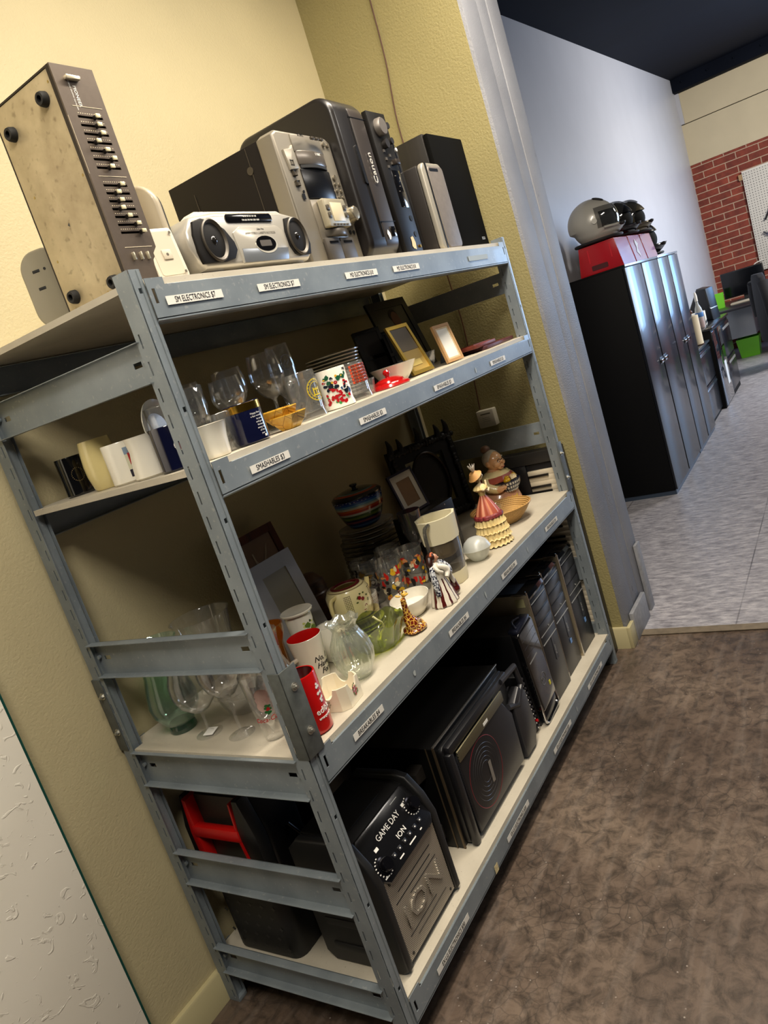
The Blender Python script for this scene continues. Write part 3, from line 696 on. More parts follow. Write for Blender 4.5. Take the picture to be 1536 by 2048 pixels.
# mugs in a row along the left edge
t = mug('black mug with a round crest, rearmost of the row at the left end', (.10, .525, SM), .034, .095, KS, ang=PI*.35)
g = G(); Rm = cylR(.034, .095)
for i in range(22): blotch(g, Rm, -PI*.62 + .42*math.cos(i*2*PI/22), .05+.016*math.sin(i*2*PI/22), .002, .003, .0006, 5, i)
part('crest', g, mat('#9d8a5a', .4), t)
mug('cream yellow barrel mug in the row at the left end', (.082, .388, SM), .040, .116, CRM, ang=PI*.25, prof=[(.030, 0), (.034, .004), (.040, .035), (.041, .06), (.038, .095), (.035, .115), (.034, .116)])
t = mug('white mug with a small red and blue picture, left end row', (.070, .292, SM), .040, .092, WHT, ang=.1, out=.03)
Rm = cylR(.040, .092)
for h_, a0, a1, z0, z1 in (('#7f93a8', -2.16, -1.74, .062, .078), ('#c9c9b0', -2.16, -1.74, .030, .062), ('#b03030', -2.00, -1.72, .038, .064), ('#1b1a2e', -2.16, -1.68, .012, .028)):
    g = G(); patch(g, Rm, a0, a1, z0, z1, .0006 if h_ != '#b03030' else .0009); part('picture', g, mat(h_, .3), t)
mug('plain white waisted mug beside the navy mug, left end row', (.064, .208, SM), .036, .092, WHT, ang=.2, prof=[(.036, 0), (.040, .004), (.038, .03), (.033, .06), (.036, .088), (.037, .092)])
t = mug('navy mug with a small red oval badge, half behind the front post', (.066, .122, SM), .041, .094, NAVY, ang=.9)
Rm = cylR(.041, .094); g = G(); blotch(g, Rm, -1.92, .050, .026, .022, .0005, 20, 1, 0); part('badge', g, mat('#8d2018', .3), t)
g = G()
for i in range(24):
    a = 2*PI*i/24; blotch(g, Rm, -1.92+.34*math.cos(a), .05+.0115*math.sin(a), .003, .003, .0008, 5, i, 0)
part('badge_rim', g, INKW, t)
text('lettering', 'P', .012, INKW, t, (0, 0, .050), R=Rm, ang=-1.92)

# white bowl upright behind
def plate_prof(r, h, lip=.35): return [(0, 0), (r*.55, 0), (r*.62, .003), (r*.72, h*.55), (r, h), (r, h+.003), (r*.70, h*.55+.004), (r*.6, .006), (0, .005)]
t = T('dinner_plate', 'white plate standing on edge behind the mugs at the left', 'plate', (.235, .345, SM+.083), .3, None, PI/2*.93)
part('dish', G().lathe(plate_prof(.08, .016), 40), WHT, t)

# swirled white cup
t = T('milk_glass_tumbler', 'white swirled milk glass tumbler just right of the front post', 'tumbler', (.098, .043, SM))
P = [(.026, 0), (.029, .003), (.030, .01), (.0325, .04), (.0385, .068), (.0395, .070)]
g = G(); g.lathe(shell(P, .0025), 72, fn=lambda a, r, z, j: (r*(1+.022*math.sin(12*a + z*70)) if .004 < z < .066 else r, z)); part('body', g, WHT, t, ang=60)

# clear glasses
def rib(n, amp, tw=0): return lambda a, r, z, j: (r*(1+amp*math.cos(n*a+tw*z)), z)
gp = 'clear glasses crowded at the left of the second shelf'
def tumbler(label, loc, r0, r1, h, m=None, ribs=None, group=None, th=.0022, name='drinking_glass', thickb=.008):
    t = T(name, label, 'glass', loc, 0, group)
    g = G(); g.lathe(shell([(r0-.002, 0), (r0, .002), (r0+(r1-r0)*.5, h*.5), (r1, h-.001), (r1-.0008, h)], th, thickb), 40, fn=ribs); part('bowl', g, m or GL, t, ang=50); return t
def stem_glass(label, loc, rb, hb, hs, rf, rim, cat='wine glass', name='wine_glass', group=None, m=None):
    t = T(name, label, cat, loc, 0, group); z0 = hs
    g = G(); g.lathe([(0, 0), (rf, 0), (rf, .0012), (rf*.5, .004), (.0055, .010), (.0038, .02), (.0036, hs*.6), (.005, hs-.004), (.010, hs+.003), (0, hs+.004)], 36); part('foot', g, m or GL, t)
    P = [(.006, z0), (rb*.45, z0+hb*.06), (rb*.8, z0+hb*.22), (rb*.98, z0+hb*.42), (rb, z0+hb*.52), (rb*.96, z0+hb*.72), (rim, z0+hb)]
    g = G(); g.lathe([(0, z0)] + P + [(r-.0016, max(z, z0+.0025)) for r, z in P[::-1]] + [(0, z0+.0025)], 40); part('bowl', g, m or GL, t); return t
t = tumbler('tall clear ribbed glass behind the swirled white tumbler', (.150, .125, SM), .030, .037, .155, ribs=rib(9, .03, 30))
t = tumbler('clear straight tumbler between the swirled tumbler and navy gold-rimmed mug', (.162, .070, SM), .028, .031, .085, thickb=.012)
t = tumbler('clear cut glass half behind the front post, against the white plate', (.168, .238, SM), .030, .036, .140, ribs=rib(16, .02))
for i, (x, y, rb, hb, hs) in enumerate([(.205, .180, .038, .085, .070), (.277, .128, .040, .082, .072), (.270, .250, .040, .095, .075), (.354, .185, .040, .095, .080)]):
    stem_glass(['stemmed clear goblet behind the navy mug, nearest the post', 'stemmed clear goblet behind the rim of the navy mug', 'stemmed goblet at the back of the glass cluster', 'stemmed wine glass left of the big front wine glass'][i], (x, y, SM), rb, hb, hs, .032, rb*.88, group=None)
stem_glass('large clear wine glass standing behind the yellow leaf dishes', (.455, .150, SM), .044, .115, .075, .036, .036)
t = T('beer_glass', 'tall clear footed beer glass with a white etched crest, at the back', 'glass', (.600, .212, SM))
g = G(); P = [(.030, 0), (.032, .003), (.030, .010), (.014, .022), (.012, .030), (.020, .045), (.034, .11), (.036, .15), (.031, .204), (.030, .206)]
g.lathe(shell(P, .002, .036), 40); part('body', g, GL, t)
g = G()
for i in range(26):
    a = 2*PI*i/26; blotch(g, lambda z: .035, -2.0+.45*math.cos(a), .155+.02*math.sin(a), .005, .004, .0008, 5, i)
for i in range(6): blotch(g, lambda z: .035, -2.0+.1*(i-3), .150+.004*(i % 3), .005, .008, .0008, 6, i+40)
part('etched_crest', g, mat('#8f9092', .5), t)
t = T('beer_glass', 'clear beer glass with a twisted stem behind the yellow crest stein', 'glass', (.540, .165, SM))
g = G(); g.lathe([(0, 0), (.03, 0), (.03, .004), (.010, .012), (.009, .05), (.012, .06), (0, .062)], 30, fn=lambda a, r, z, j: (r*(1+.12*math.cos(6*a+z*200)) if .008 < z < .058 else r, z)); g.lathe([(.012, .06), (.032, .085), (.034, .14), (.032, .14), (.030, .087), (.0, .064)], 30); part('body', g, GL, t)
def glass_back(label, loc, r, h): tumbler(label, loc, r*.85, r, h)
glass_back('clear tall glass behind the stack of plates', (1.03, .36, SM), .033, .15)
glass_back('clear glass hidden in shadow left of the plate stack', (.70, .27, SM), .033, .10)

t = mug('navy mug with a gold rim band and small white writing', (.212, .043, SM), .0405, .090, NAVY, ang=.35, out=.028)
Rm = cylR(.0405, .09)
g = G(); g.lathe([(.0405, .0715), (.0409, .0718), (.0409, .0878), (.0405, .088)], 48); part('gold_band', g, GOLD, t)
for i, s_ in enumerate(['Happy Ever', 'a few words', 'to you', 'and good', 'fortune', 'every day', 'of the', 'year']):
    text('lettering', s_, .0056, INKW, t, (0, 0, .062-.0065*i), R=Rm, ang=-1.75 if i < 2 else -1.62, ext=.0001)
part('white_mark', (lambda g: (patch(g, Rm, -1.58, -1.42, .008, .013), g)[1])(G()), INKW, t)

LEAF = NT('yellow_leaf_glaze'); f = LEAF.noise(25, 4).outputs[0]; vn = LEAF.add('ShaderNodeTexVoronoi', {'Vector': LEAF.obj(), 'Scale': 38.0}, feature='DISTANCE_TO_EDGE').outputs[0]
LEAF.set(col=LEAF.mix(LEAF.ramp(vn, [(0, (1,1,1)), (.035, (0,0,0))]), LEAF.ramp(f, [(.3, lin('#c98d1c')[:3]), (.7, lin('#e9c050')[:3])]), lin('#7a4a12')), rough=.25, coat=.4)
for i, (z, lb, lc) in enumerate([(0, 'yellow leaf-pattern dish, lower of the nested pair', (.338, .034)), (.017, 'yellow leaf-pattern dish, upper of the nested pair', (.334, .052))]):
    t = T('leaf_dish', lb, 'dish', (lc[0], lc[1], SM+z), 0, None)
    g = G(); g.lathe([(0, 0), (.022, 0), (.035, .014), (.043, .032), (.0425, .034), (.040, .0335), (.033, .017), (.021, .004), (0, .004)], 5, fn=lambda a, r, z, j: (r*1.08, z + (.006*math.cos(5*a) if r > .03 else 0)), a0=.3, a1=2*PI+.3); part('bowl', g, LEAF.m, t, ang=20)

# clear stein with crest
def stein(label, loc, r, h, m, ang, th=.004, hm=None):
    t = T('beer_stein', label, 'beer stein', loc)
    g = G(); g.lathe(shell([(r-.002, 0), (r+.002, .002), (r+.001, .010), (r-.001, .018), (r, h-.002), (r-.001, h)], th, .014), 44); part('body', g, m, t)
    g = G(); handle(g, r, h*.14, h*.86, ang, .030, .006, 1.0); part('handle', g, hm or m, t); return t
t = stein('clear glass stein with a round yellow emblem', (.462, .062, SM), .040, .117, GL, PI*1.08)
YEL = mat('#d9c02a', .4); Rm = cylR(.040, .11)
def ring(g, R, ac, zc, ra, wd, n=30):
    for i in range(n):
        a, b = 2*PI*i/n, 2*PI*(i+1)/n; V = []
        for q in (a, b):
            for rr in (ra-wd, ra): r = R(zc)+.0008; V.append((r*math.cos(ac+rr*math.cos(q)/r), r*math.sin(ac+rr*math.cos(q)/r), zc+rr*math.sin(q)))
        g.raw(V, [(0, 1, 3, 2)])
g = G(); ring(g, Rm, -1.6, .066, .027, .0018); ring(g, Rm, -1.6, .066, .020, .0014); patch(g, Rm, -1.90, -1.30, .052, .055); patch(g, Rm, -1.8, -1.4, .066, .069)
for i in range(3): patch(g, Rm, -1.86+.22*i, -1.78+.22*i, .054, .072)
for i in range(18):
    a = 2*PI*i/18; blotch(g, Rm, -1.6+.0235*math.cos(a)/.04, .066+.0235*math.sin(a), .003, .0035, .0008, 5, i)
part('emblem', g, YEL, t)
# printed white stein
t = stein('white stein printed with a colourful casino city picture', (.592, .060, SM), .040, .103, WHT, PI*.9, hm=GL); Rm = cylR(.0402, .1)
for h_, n, s0, zr, ww in (('#1d5a3c', 9, 0, (.05, .085), .016), ('#b01820', 22, 30, (.012, .050), .012), ('#16202e', 12, 70, (.035, .08), .014), ('#b01820', 8, 110, (.05, .075), .012), ('#2c4f86', 4, 150, (.035, .05), .014), ('#3f8f4a', 7, 170, (.012, .04), .010), ('#e9b63c', 4, 190, (.06, .085), .008), ('#e8e2d0', 20, 210, (.015, .075), .003)):
    g = G()
    for i in range(n):
        rn = random.Random(s0+i); blotch(g, Rm, -3.25+1.75*rn.random(), zr[0]+(zr[1]-zr[0])*rn.random(), ww*(.7+.6*rn.random()), ww*(.6+.4*rn.random()), .0006+.00006*i+.0002*(s0 > 0)+.0003*(s0 > 200), 9, s0+i)
    part('picture', g, mat(h_, .3), t)
text('lettering', 'LAS', .020, INKW, t, (0, 0, .050), R=lambda z: .0425, ang=-1.72, ext=.0005); text('lettering', 'ME', .010, KM, t, (0, 0, .094), R=Rm, ang=-1.5); text('lettering', 'LAS VEGAS', .007, INKW, t, (0, 0, .074), R=lambda z: .042, ang=-2.75, ext=.0003)
t = stein('clear stein with an orange hand-lettered print', (.712, .078, SM), .038, .103, GL, PI*.9); Rm = cylR(.038, .1)
for i in range(6):
    for k in range(7): 
        g = G() if k == 0 else g; patch(g, Rm, -2.65+.23*k, -2.46+.23*k, .045+.0085*i, .0515+.0085*i)
    part('print', g, mat('#d2481c', .5), t)
for i in range(6):
    text('lettering', 'BEER AND CHEER', .006, KM, t, (0, 0, .048+.0085*i), R=lambda z: .0388, ang=-1.9, ext=.0002)

# plates
gpl = 'plates stacked behind the printed steins on the second shelf'
pp = None
for i in range(13):
    r = .088 if i < 9 else .083; z = .002+i*.0098 + (.006 if i >= 9 else 0)
    o = T('dinner_plate', 'off-white plate in the tall stack behind the printed steins', 'plate', (.855+(.004 if i >= 9 else 0)*(i-8), .235, SM+z), 0, gpl)
    if pp is None: pp = G().lathe(plate_prof(.088, .013), 48).mesh('dish', mat('#c9c2ae', .25, coat=.4))
    d_ = bpy.data.objects.new('dish', pp); COL.objects.link(d_); d_.parent = o; d_.scale = (r/.088,)*2 + (1,)

# red lid
t = T('pot_lid', 'glossy red round pot lid with a ball knob', 'lid', (.880, .075, SM))
g = G(); g.lathe([(0, .0), (.060, 0), (.062, .003), (.058, .010), (.046, .014), (.044, .020), (.030, .026), (.012, .030), (.0, .030)], 44); part('cover', g, RED, t)
g = G(); g.lathe([(.0, .028), (.007, .029), (.006, .034), (.0105, .040), (.0105, .046), (.006, .051), (0, .052)], 24); part('knob', g, RED, t)
t = T('glass_candle_holder', 'tiny smoky glass holder left of the red lid', 'candle holder', (.797, .095, SM))
part('body', G().lathe(shell([(.016, 0), (.018, .01), (.024, .045)], .003), 24), GL, t)
# white bowl
t = T('serving_bowl', 'white swirled bowl behind the red lid', 'bowl', (.998, .118, SM))
g = G(); g.lathe(shell([(.030, 0), (.034, .004), (.055, .026), (.072, .054), (.074, .056)], .003), 72, fn=lambda a, r, z, j: (r*(1+.015*math.sin(18*a+z*90)) if .006 < z < .05 else r, z)); part('bowl', g, WHT, t, ang=60)

# frames
def frame(name, label, loc, w_, h_, th, rim, rz, lean, fm, inner, cat='picture frame', inset=.003, mat2=None, mw=0, glassm=None, easel=True):
    t = T(name, label, cat, loc, rz, None, -lean)
    g = G(); g.plate((-w_/2, 0, 0), (1, 0, 0), (0, 0, 1), [0, rim, w_-rim, w_], [0, rim, h_-rim, h_], lambda u, v: not (rim < u < w_-rim and rim < v < h_-rim), -th); part('moulding', g, fm, t)
    part('picture', G().box((-w_/2+rim, inset, rim), (w_/2-rim, inset+.002, h_-rim)), inner, t)
    if mw:
        g = G(); r2 = rim+mw; g.plate((-w_/2, inset-.001, 0), (1, 0, 0), (0, 0, 1), [rim, r2, w_-r2, w_-rim], [rim, r2, h_-r2, h_-rim], lambda u, v: not (r2 < u < w_-r2 and r2 < v < h_-r2), -.0008); part('mount', g, mat2, t)
    part('backing', G().box((-w_/2+.003, th+.0005, .003), (w_/2-.003, th+.0025, h_-.003)), KM, t)
    if easel:
        s_ = math.sin(lean)*h_*.62/math.cos(lean); g = G(); g.raw([(-.014, th+.003, h_*.62), (.014, th+.003, h_*.62), (.018, th+.003+h_*.30, .004+(th+.003+h_*.3)*math.tan(lean)*1.0), (-.018, th+.003+h_*.30, .004+(th+.003+h_*.3)*math.tan(lean))], [(0, 1, 2, 3)])
        g.X = Matrix.Translation((0, .0015, 0)); g.raw([(-.014, th+.003, h_*.62), (.014, th+.003, h_*.62), (.018, th+.003+h_*.30, .004+(th+.003+h_*.3)*math.tan(lean)), (-.018, th+.003+h_*.30, .004+(th+.003+h_*.3)*math.tan(lean))], [(0, 1, 2, 3)])
        part('easel_leg', g, KM, t)
    return t
GF = mat('#c7a64a', .3, .8)
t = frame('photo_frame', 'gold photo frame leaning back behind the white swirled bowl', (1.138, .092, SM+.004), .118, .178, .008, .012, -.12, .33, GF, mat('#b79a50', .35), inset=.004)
g = G(); g.box((-.045, .0025, .085), (.045, .0038, .165)); g.mi = 1; g.box((-.035, .002, .030), (.020, .0035, .050)); part('painted_reflection', g, [mat('#6e6350', .3), mat('#d3bb6a', .4)], t)  # reflection on the gold frame's insert, painted as two flat colour patches
t = frame('photo_frame', 'small pale wooden photo frame with a blank white insert', (1.322, .062, SM+.003), .094, .134, .010, .010, -.16, .20, mat('#b08a5c', .4), mat('#dcdcd6', .5), mat2=mat('#c9b48f', .5), mw=.006)
t = frame('photo_frame', 'dark framed portrait of a person, leaning at the back of the second shelf', (1.62, .37, SM+.004), .26, .30, .010, .030, -.10, .25, mat('#0d0b0a', .35), mat('#151312', .3), easel=False)
def bust(t, z0, s_):
    g = G(); g.prism(circ(.026*s_, 20, (.015, z0+.135*s_), .8, 1.1), .0015, .0028, 'y'); part('portrait_face', g, mat('#6b4030', .5), t)
    g = G(); g.prism([(-.055*s_+.015, z0), (-.045*s_+.015, z0+.07*s_), (.015, z0+.105*s_), (.045*s_+.015, z0+.07*s_), (.06*s_+.015, z0)], .0017, .0028, 'y'); part('portrait_clothes', g, mat('#5a1d1c', .5), t)
    g = G(); g.prism(circ(.028*s_, 20, (.010, z0+.150*s_), .85, .8), .0022, .0029, 'y'); part('portrait_hair', g, mat('#1b110c', .6), t)
bust(t, .045, 1.25)
for i, (x, y, ln, lb, hh) in enumerate([(1.085, .205, .22, 'narrow black double frame leaning left of the gold frame', .19), (1.180, .235, .25, 'black photo frame standing behind the gold frame', .17)]):
    t = frame('photo_frame', lb, (x, y, SM+.004), .10, hh, .012, .012, -.5, ln, KS, mat('#2b2a2a', .15), easel=False)
    part('divider', G().box((-.05, -.001, hh*.5-.006), (.05, .003, hh*.5+.006)), KS, t)
t = T('glass_bowl', 'clear square glass bowl between the gold frame and the pale wooden frame', 'bowl', (1.245, .165, SM))
g = G(); g.lathe(shell([(.045, 0), (.050, .004), (.070, .060)], .003), 4, a0=PI/4, a1=2*PI+PI/4); part('bowl', g, GL, t, ang=20)
# plaques
WD = wood('red_plaque_wood', '#4d1d14', '#7a3324', (2, 14, 14)); WD2 = wood('plum_plaque_wood', '#3b1a20', '#5b2c34', (2, 14, 14))
for lb, c, s_, z, rz, m in (('dark red wooden plaque lying flat at the right end of the second shelf', (1.70, .125), (.29, .15, .014), 0, .03, WD2), ('reddish wooden plaque lying on top of the dark red plaque', (1.585, .115), (.17, .115, .014), .0143, -.05, WD)):
    t = T('wooden_plaque', lb, 'plaque', (c[0], c[1], SM+z), rz); part('board', G().box((-s_[0]/2, -s_[1]/2, 0), (s_[0]/2, s_[1]/2, s_[2]), .003), m, t)
    part('face', G().box((-s_[0]/2+.015, -s_[1]/2+.015, s_[2]), (s_[0]/2-.015, s_[1]/2-.015, s_[2]+.002 if z else s_[2]+.0002)), mat('#5d2a20', .3), t)

# ================================================================ third shelf: glassware at the left end
t = T('flower_vase', 'teal-green glass vase with a thick dark base at the left end of the third shelf', 'vase', (.100, .500, BK))
P = [(.034, .0), (.036, .004), (.035, .012), (.033, .020), (.046, .034), (.061, .060), (.064, .085), (.058, .120), (.048, .160), (.046, .190), (.054, .225), (.066, .245)]
part('body', G().lathe([(r, z) for r, z in P[3:]] + [(r-.003, z) for r, z in P[3:][::-1]], 48), GLT, t)
part('base', G().lathe([(0, 0)] + P[:4] + [(.030, .026), (0, .022)], 48), GLTD, t, 'thick dark green glass base')
def snifter(label, loc, rb, hb, hs, rf, rim, cat='wine glass', name='wine_glass'):
    return stem_glass(label, loc, rb, hb, hs, rf, rim, cat, name)
t = snifter('wide brandy snifter with a paper tag on its foot, next to the teal vase', (.082, .385, BK), .056, .130, .060, .034, .040, 'brandy glass', 'brandy_snifter')
g = G(); g.box((-.018, -.014, .0045), (.016, .012, .0052)); p = part('paper_tag', g, INKW, t); p.rotation_euler = (.06, -.05, .3); p.location = (0, -.004, .001)
snifter('large stemmed wine glass between the snifter and the holly tumbler', (.082, .272, BK), .052, .135, .100, .033, .043)
t = tumbler('curved soda glass with a red script logo and holly, beside the front post', (.078, .158, BK), .024, .037, .165, ribs=None, th=.002, thickb=.010)
Rk = lambda z: .024 + .013*z/.165
g = G()
for i in range(5): blotch(g, Rk, -2.35+.10*math.sin(i*2.1), .105+.013*math.cos(i*1.7), .032, .034, .0008+.0001*i, 10, i, .25)
part('pale_print', g, mat('#c9a89c', .6), t)
g = G()
for i in range(7): blotch(g, Rk, -2.15+.16*math.cos(i*.9), .080+.010*math.sin(i*.9), .012, .008, .0014, 6, i)
part('holly_print', g, mat('#1d6a2c', .5), t); g = G()
for i in range(3): blotch(g, Rk, -2.15+.06*i-.06, .080+.003*(i % 2), .006, .006, .0018, 8, i, 0)
part('berry_print', g, mat('#b5141a', .5), t)
text('lettering', 'Coca-Cola', .016, mat('#b5141a', .5), t, (0, 0, .056), R=Rk, ang=-2.4, shear=.3)
t = T('glass_bowl', 'low clear glass dish behind the snifter and wine glass', 'bowl', (.205, .36, BK)); part('bowl', G().lathe(shell([(.045, 0), (.05, .003), (.062, .03), (.068, .050)], .003), 40), GL, t)
t = T('glass_bowl', 'large clear footed bowl whose rim shows above the side brace', 'bowl', (.268, .495, BK)); part('bowl', G().lathe([(0, 0), (.045, 0), (.045, .004), (.012, .012), (.010, .09), (.03, .105), (.066, .14), (.08, .235), (.084, .240), (.079, .240), (.063, .143), (.02, .11), (0, .108)], 44), GL, t)
tumbler('short clear tumbler behind the holly soda glass', (.175, .262, BK), .026, .030, .085)

# red mug at the post
t = mug('glossy red mug with white lettering standing behind the joining plate', (.108, .058, BK), .0415, .140, RED, mat('#3a0405', .3), ang=1.35, out=.028, hz=(.35, .95))
Rm = lambda z: .0415
for s_, z, sz in (('edible', .052, .021), ('arrangements', .036, .0085)): text('lettering', s_, sz, INKW, t, (0, 0, z), R=Rm, ang=-1.45)
g = G()
for i in range(8): blotch(g, Rm, -1.45+.10*math.cos(i*.8), .092+.020*math.sin(i*.8), .010, .009, .0008, 6, i)
part('fruit_print', g, INKW, t)
# sauce dish
t = T('ceramic_holder', 'white eight-sided ceramic holder with scooped rims and printed flowers', 'holder', (.222, .066, BK), .12)
out_ = [(-.030, -.048), (.030, -.048), (.046, -.030), (.046, .030), (.030, .048), (-.030, .048), (-.046, .030), (-.046, -.030)]
def wall_ring(g, o2, th, h, notch):
    n = len(o2); V = []; m = 12
    for ring in range(2):
        for i in range(n):
            a, b = Vector(o2[i]), Vector(o2[(i+1) % n])
            for k in range(m):
                p = a.lerp(b, k/m); q = p*(1-th/p.length) if ring else p
                zt = h - (notch*math.sqrt(max(0, 1-((k/m-.5)/.30)**2)) if (b-a).length > .055 and abs(k/m-.5) < .30 else 0)
                V.append((q.x, q.y, .004 if ring else 0)); V.append((q.x, q.y, zt))
    N = n*m; F = []
    for i in range(N):
        j = (i+1) % N
        F += [(2*i, 2*j, 2*j+1, 2*i+1), (2*N+2*i, 2*N+2*i+1, 2*N+2*j+1, 2*N+2*j), (2*i+1, 2*j+1, 2*N+2*j+1, 2*N+2*i+1)]
    F += [tuple(2*i for i in range(N))[::-1], tuple(2*N+2*i for i in range(N))]
    g.raw(V, F)
g = G(); wall_ring(g, out_, .004, .056, .024); part('dish', g, mat('#e3d9c0', .2, coat=.5), t)
def flower(par, M, m1, s_=1, seed=0):
    # small printed flower bunch on a flat face: M maps (u, v) to 3D
    rn = random.Random(seed)
    for nm, h_, n, sp, w_ in (('leaf_print', '#5d6a3a', 14, .012, .0045), ('flower_print', m1, 6, .006, .0065), ('flower_print', '#c96a2c', 4, .010, .004)):
        g = G()
        for i in range(n):
            cu, cv_ = sp*s_*math.cos(i*2.4)*(.4+.6*rn.random()), 1.6*sp*s_*math.sin(i*2.4)*(.4+.6*rn.random())
            g.raw([M(cu+w_*s_*.5*math.cos(k), cv_+w_*s_*.5*math.sin(k), i*.00004+(.0002 if nm != 'leaf_print' else 0)) for k in range(6)], [tuple(range(6))])
        part(nm, g, mat(h_, .5), par)
flower(t, lambda u, v, d: (.001+u*.9, -.0486-d, .029+v), '#a03050', 1.1, 3)
flower(t, lambda u, v, d: (-.0466-d, .002+u*.9, .022+v*.8), '#c9a9a0', .6, 5)

# hurricane carafe
t = T('glass_carafe', 'clear glass hurricane carafe with a ridged neck behind the red mug', 'carafe', (.168, .188, BK))
P = [(.036, 0), (.040, .004), (.052, .03), (.058, .06), (.055, .09), (.042, .125), (.033, .150), (.032, .170), (.036, .205), (.040, .222)]
part('body', G().lathe(shell(P, .0025, .008), 64, fn=lambda a, r, z, j: (r*(1+.03*math.cos(14*a)*max(0, min(1, (z-.14)/.03))), z)), GL, t)
# white latte mug with red inside
t = T('coffee_mug', 'tall white mug with red inside and black script lettering', 'mug', (.305, .190, BK))
P = [(.028, 0), (.031, .003), (.036, .05), (.044, .125), (.0455, .140), (.0445, .141)]
g = G(); g.lathe(P[::1] and [(0, 0)] + P, 44); part('body', g, mat('#d6cdbd', .25, coat=.4), t)
g = G(); g.lathe([(.0445, .141), (.0440, .139), (.0415, .125), (.033, .05), (.028, .006), (0, .006)], 44); part('red_lining', g, mat('#c81410', .2, coat=.5), t)
g = G(); handle(g, .034, .022, .092, PI*.90, .026, .0055, 1.3, rtop=.041, rbot=.034); part('handle', g, mat('#d6cdbd', .25, coat=.4), t)
Rl = lambda z: .031+.0145*z/.14
for s_, z, x_ in (('No, I', .082, 0), ('Have', .064, .2), ('For', .046, .35)): text('lettering', s_, .020, KM, t, (0, 0, z), R=Rl, ang=-1.75+x_*.5, shear=.35)
# ribbed vase
t = T('glass_vase', 'swirled ribbed clear glass vase with a wavy rim near the shelf front', 'vase', (.348, .090, BK))
P = [(.028, 0), (.032, .004), (.036, .012), (.050, .040), (.0545, .068), (.050, .095), (.036, .122), (.031, .134), (.036, .148), (.045, .158)]
part('body', G().lathe(shell(P, .003, .008), 120, fn=lambda a, r, z, j: (r*(1+(.028*math.cos(22*a+z*28) if .012 < z < .135 else 0)), z + (.004*math.cos(7*a) if z > .145 else 0))), glass('ribbed_clear_glass', (.93,.95,.90), (.45,.48,.42), .12, .02, .25), t, ang=70)
# green bowl
t = T('glass_bowl', 'olive green glass bowl with a scalloped rim and ribs', 'bowl', (.510, .128, BK))
P = [(.050, 0), (.054, .004), (.062, .012), (.074, .040), (.083, .070), (.087, .080)]
part('bowl', G().lathe(shell(P, .003, .006), 96, fn=lambda a, r, z, j: (r*(1+.03*abs(math.sin(4*a))*(z/.08)) - (.012*(abs(math.cos(4*a+.3))**12) if .01 < z < .06 else 0), z - (.010*abs(math.sin(4*a))**3 if z > .06 else 0))), GLG, t, ang=60)
t = T('napkin_ring', 'twisted yellow and white ribbon-like ornament hanging in the green bowl', 'ornament', (.505, .100, BK+.03))
part('strand', G().tube([(-.02, 0, .07), (-.012, -.006, .055), (.004, -.004, .04), (.012, 0, .022), (.004, .008, .01), (-.02, .002, .0)], .003, 8, 5), mat('#d9d49a', .3), t)

# ---- fused figures: blobs merged into one skin by a voxel remesh, coloured by region
def fuse(name, g, voxel, mats, colour, parent, smooth=2, label=None):
    me = g.mesh('tmp', mats[0]); o = bpy.data.objects.new('tmp', me); COL.objects.link(o)
    m = o.modifiers.new('r', 'REMESH'); m.mode = 'VOXEL'; m.voxel_size = voxel
    s_ = o.modifiers.new('s', 'SMOOTH'); s_.iterations = smooth; s_.factor = .5
    me2 = bpy.data.meshes.new_from_object(o.evaluated_get(bpy.context.evaluated_depsgraph_get()))
    bpy.data.objects.remove(o); me2.materials.clear()
    for q in mats: me2.materials.append(q)
    for p in me2.polygons: p.material_index = colour(p.center, p.normal); p.use_smooth = True
    me2.name = name; r = bpy.data.objects.new(name, me2); COL.objects.link(r); r.parent = parent
    if label: r['label'] = label
    return r
# giraffe
t = T('giraffe_figurine', 'small sitting giraffe figurine with brown patches at the shelf edge', 'figurine', (.585, .055, BK), .35)
GM = NT('giraffe_glaze'); v = GM.add('ShaderNodeTexVoronoi', {'Vector': GM.obj(), 'Scale': 95.0}, feature='DISTANCE_TO_EDGE').outputs[0]
GM.set(col=GM.ramp(v, [(.05, lin('#dcae4a')[:3]), (.11, lin('#6a2412')[:3])], 'LINEAR'), rough=.25, coat=.4)
g = G()
g.sph((0, 0, .026), (.024, .020, .025)); g.sph((-.004, .004, .040), (.018, .016, .022)); g.tube([(-.004, .004, .045), (-.010, .003, .075), (-.016, 0, .108)], [.015, .009, .0075], 12, 4)
g.sph((-.002, -.003, .116), (.016, .008, .0085), rot=(0, .25, .15)); g.sph((.012, -.005, .1125), (.006, .006, .005))
g.tube([(.008, -.010, .030), (.024, -.018, .022), (.040, -.020, .010)], [.010, .0065, .0055], 10, 4); g.tube([(.008, .010, .030), (.026, .012, .026), (.042, .010, .012)], [.010, .0065, .0055], 10, 4)
g.tube([(-.012, -.016, .012), (.010, -.028, .009), (.030, -.026, .007)], [.010, .008, .006], 10, 4); g.tube([(-.012, .018, .012), (.008, .026, .009), (.026, .022, .007)], [.010, .008, .006], 10, 4)
g.sph((-.004, 0, .008), (.026, .022, .008))
fuse('body', g, .0022, [GM.m, mat('#dcae4a', .3, coat=.3)], lambda c, n: 1 if (c.z > .109 or (c.x > .020 and c.z < .045)) else 0, t)
g = G()
for s_ in (-1, 1): g.cyl((-.012, s_*.004, .120), (-.013, s_*.005, .130), .0016, n=8); g.sph((-.013, s_*.005, .131), .0024, 10, 8)
part('horn', g, mat('#5a2c12', .4), t); g = G()
for s_ in (-1, 1): g.sph((-.014, s_*.012, .117), (.004, .008, .003), rot=(s_*.3, 0, 0))
part('ear', g, mat('#dcae4a', .3), t); g = G()
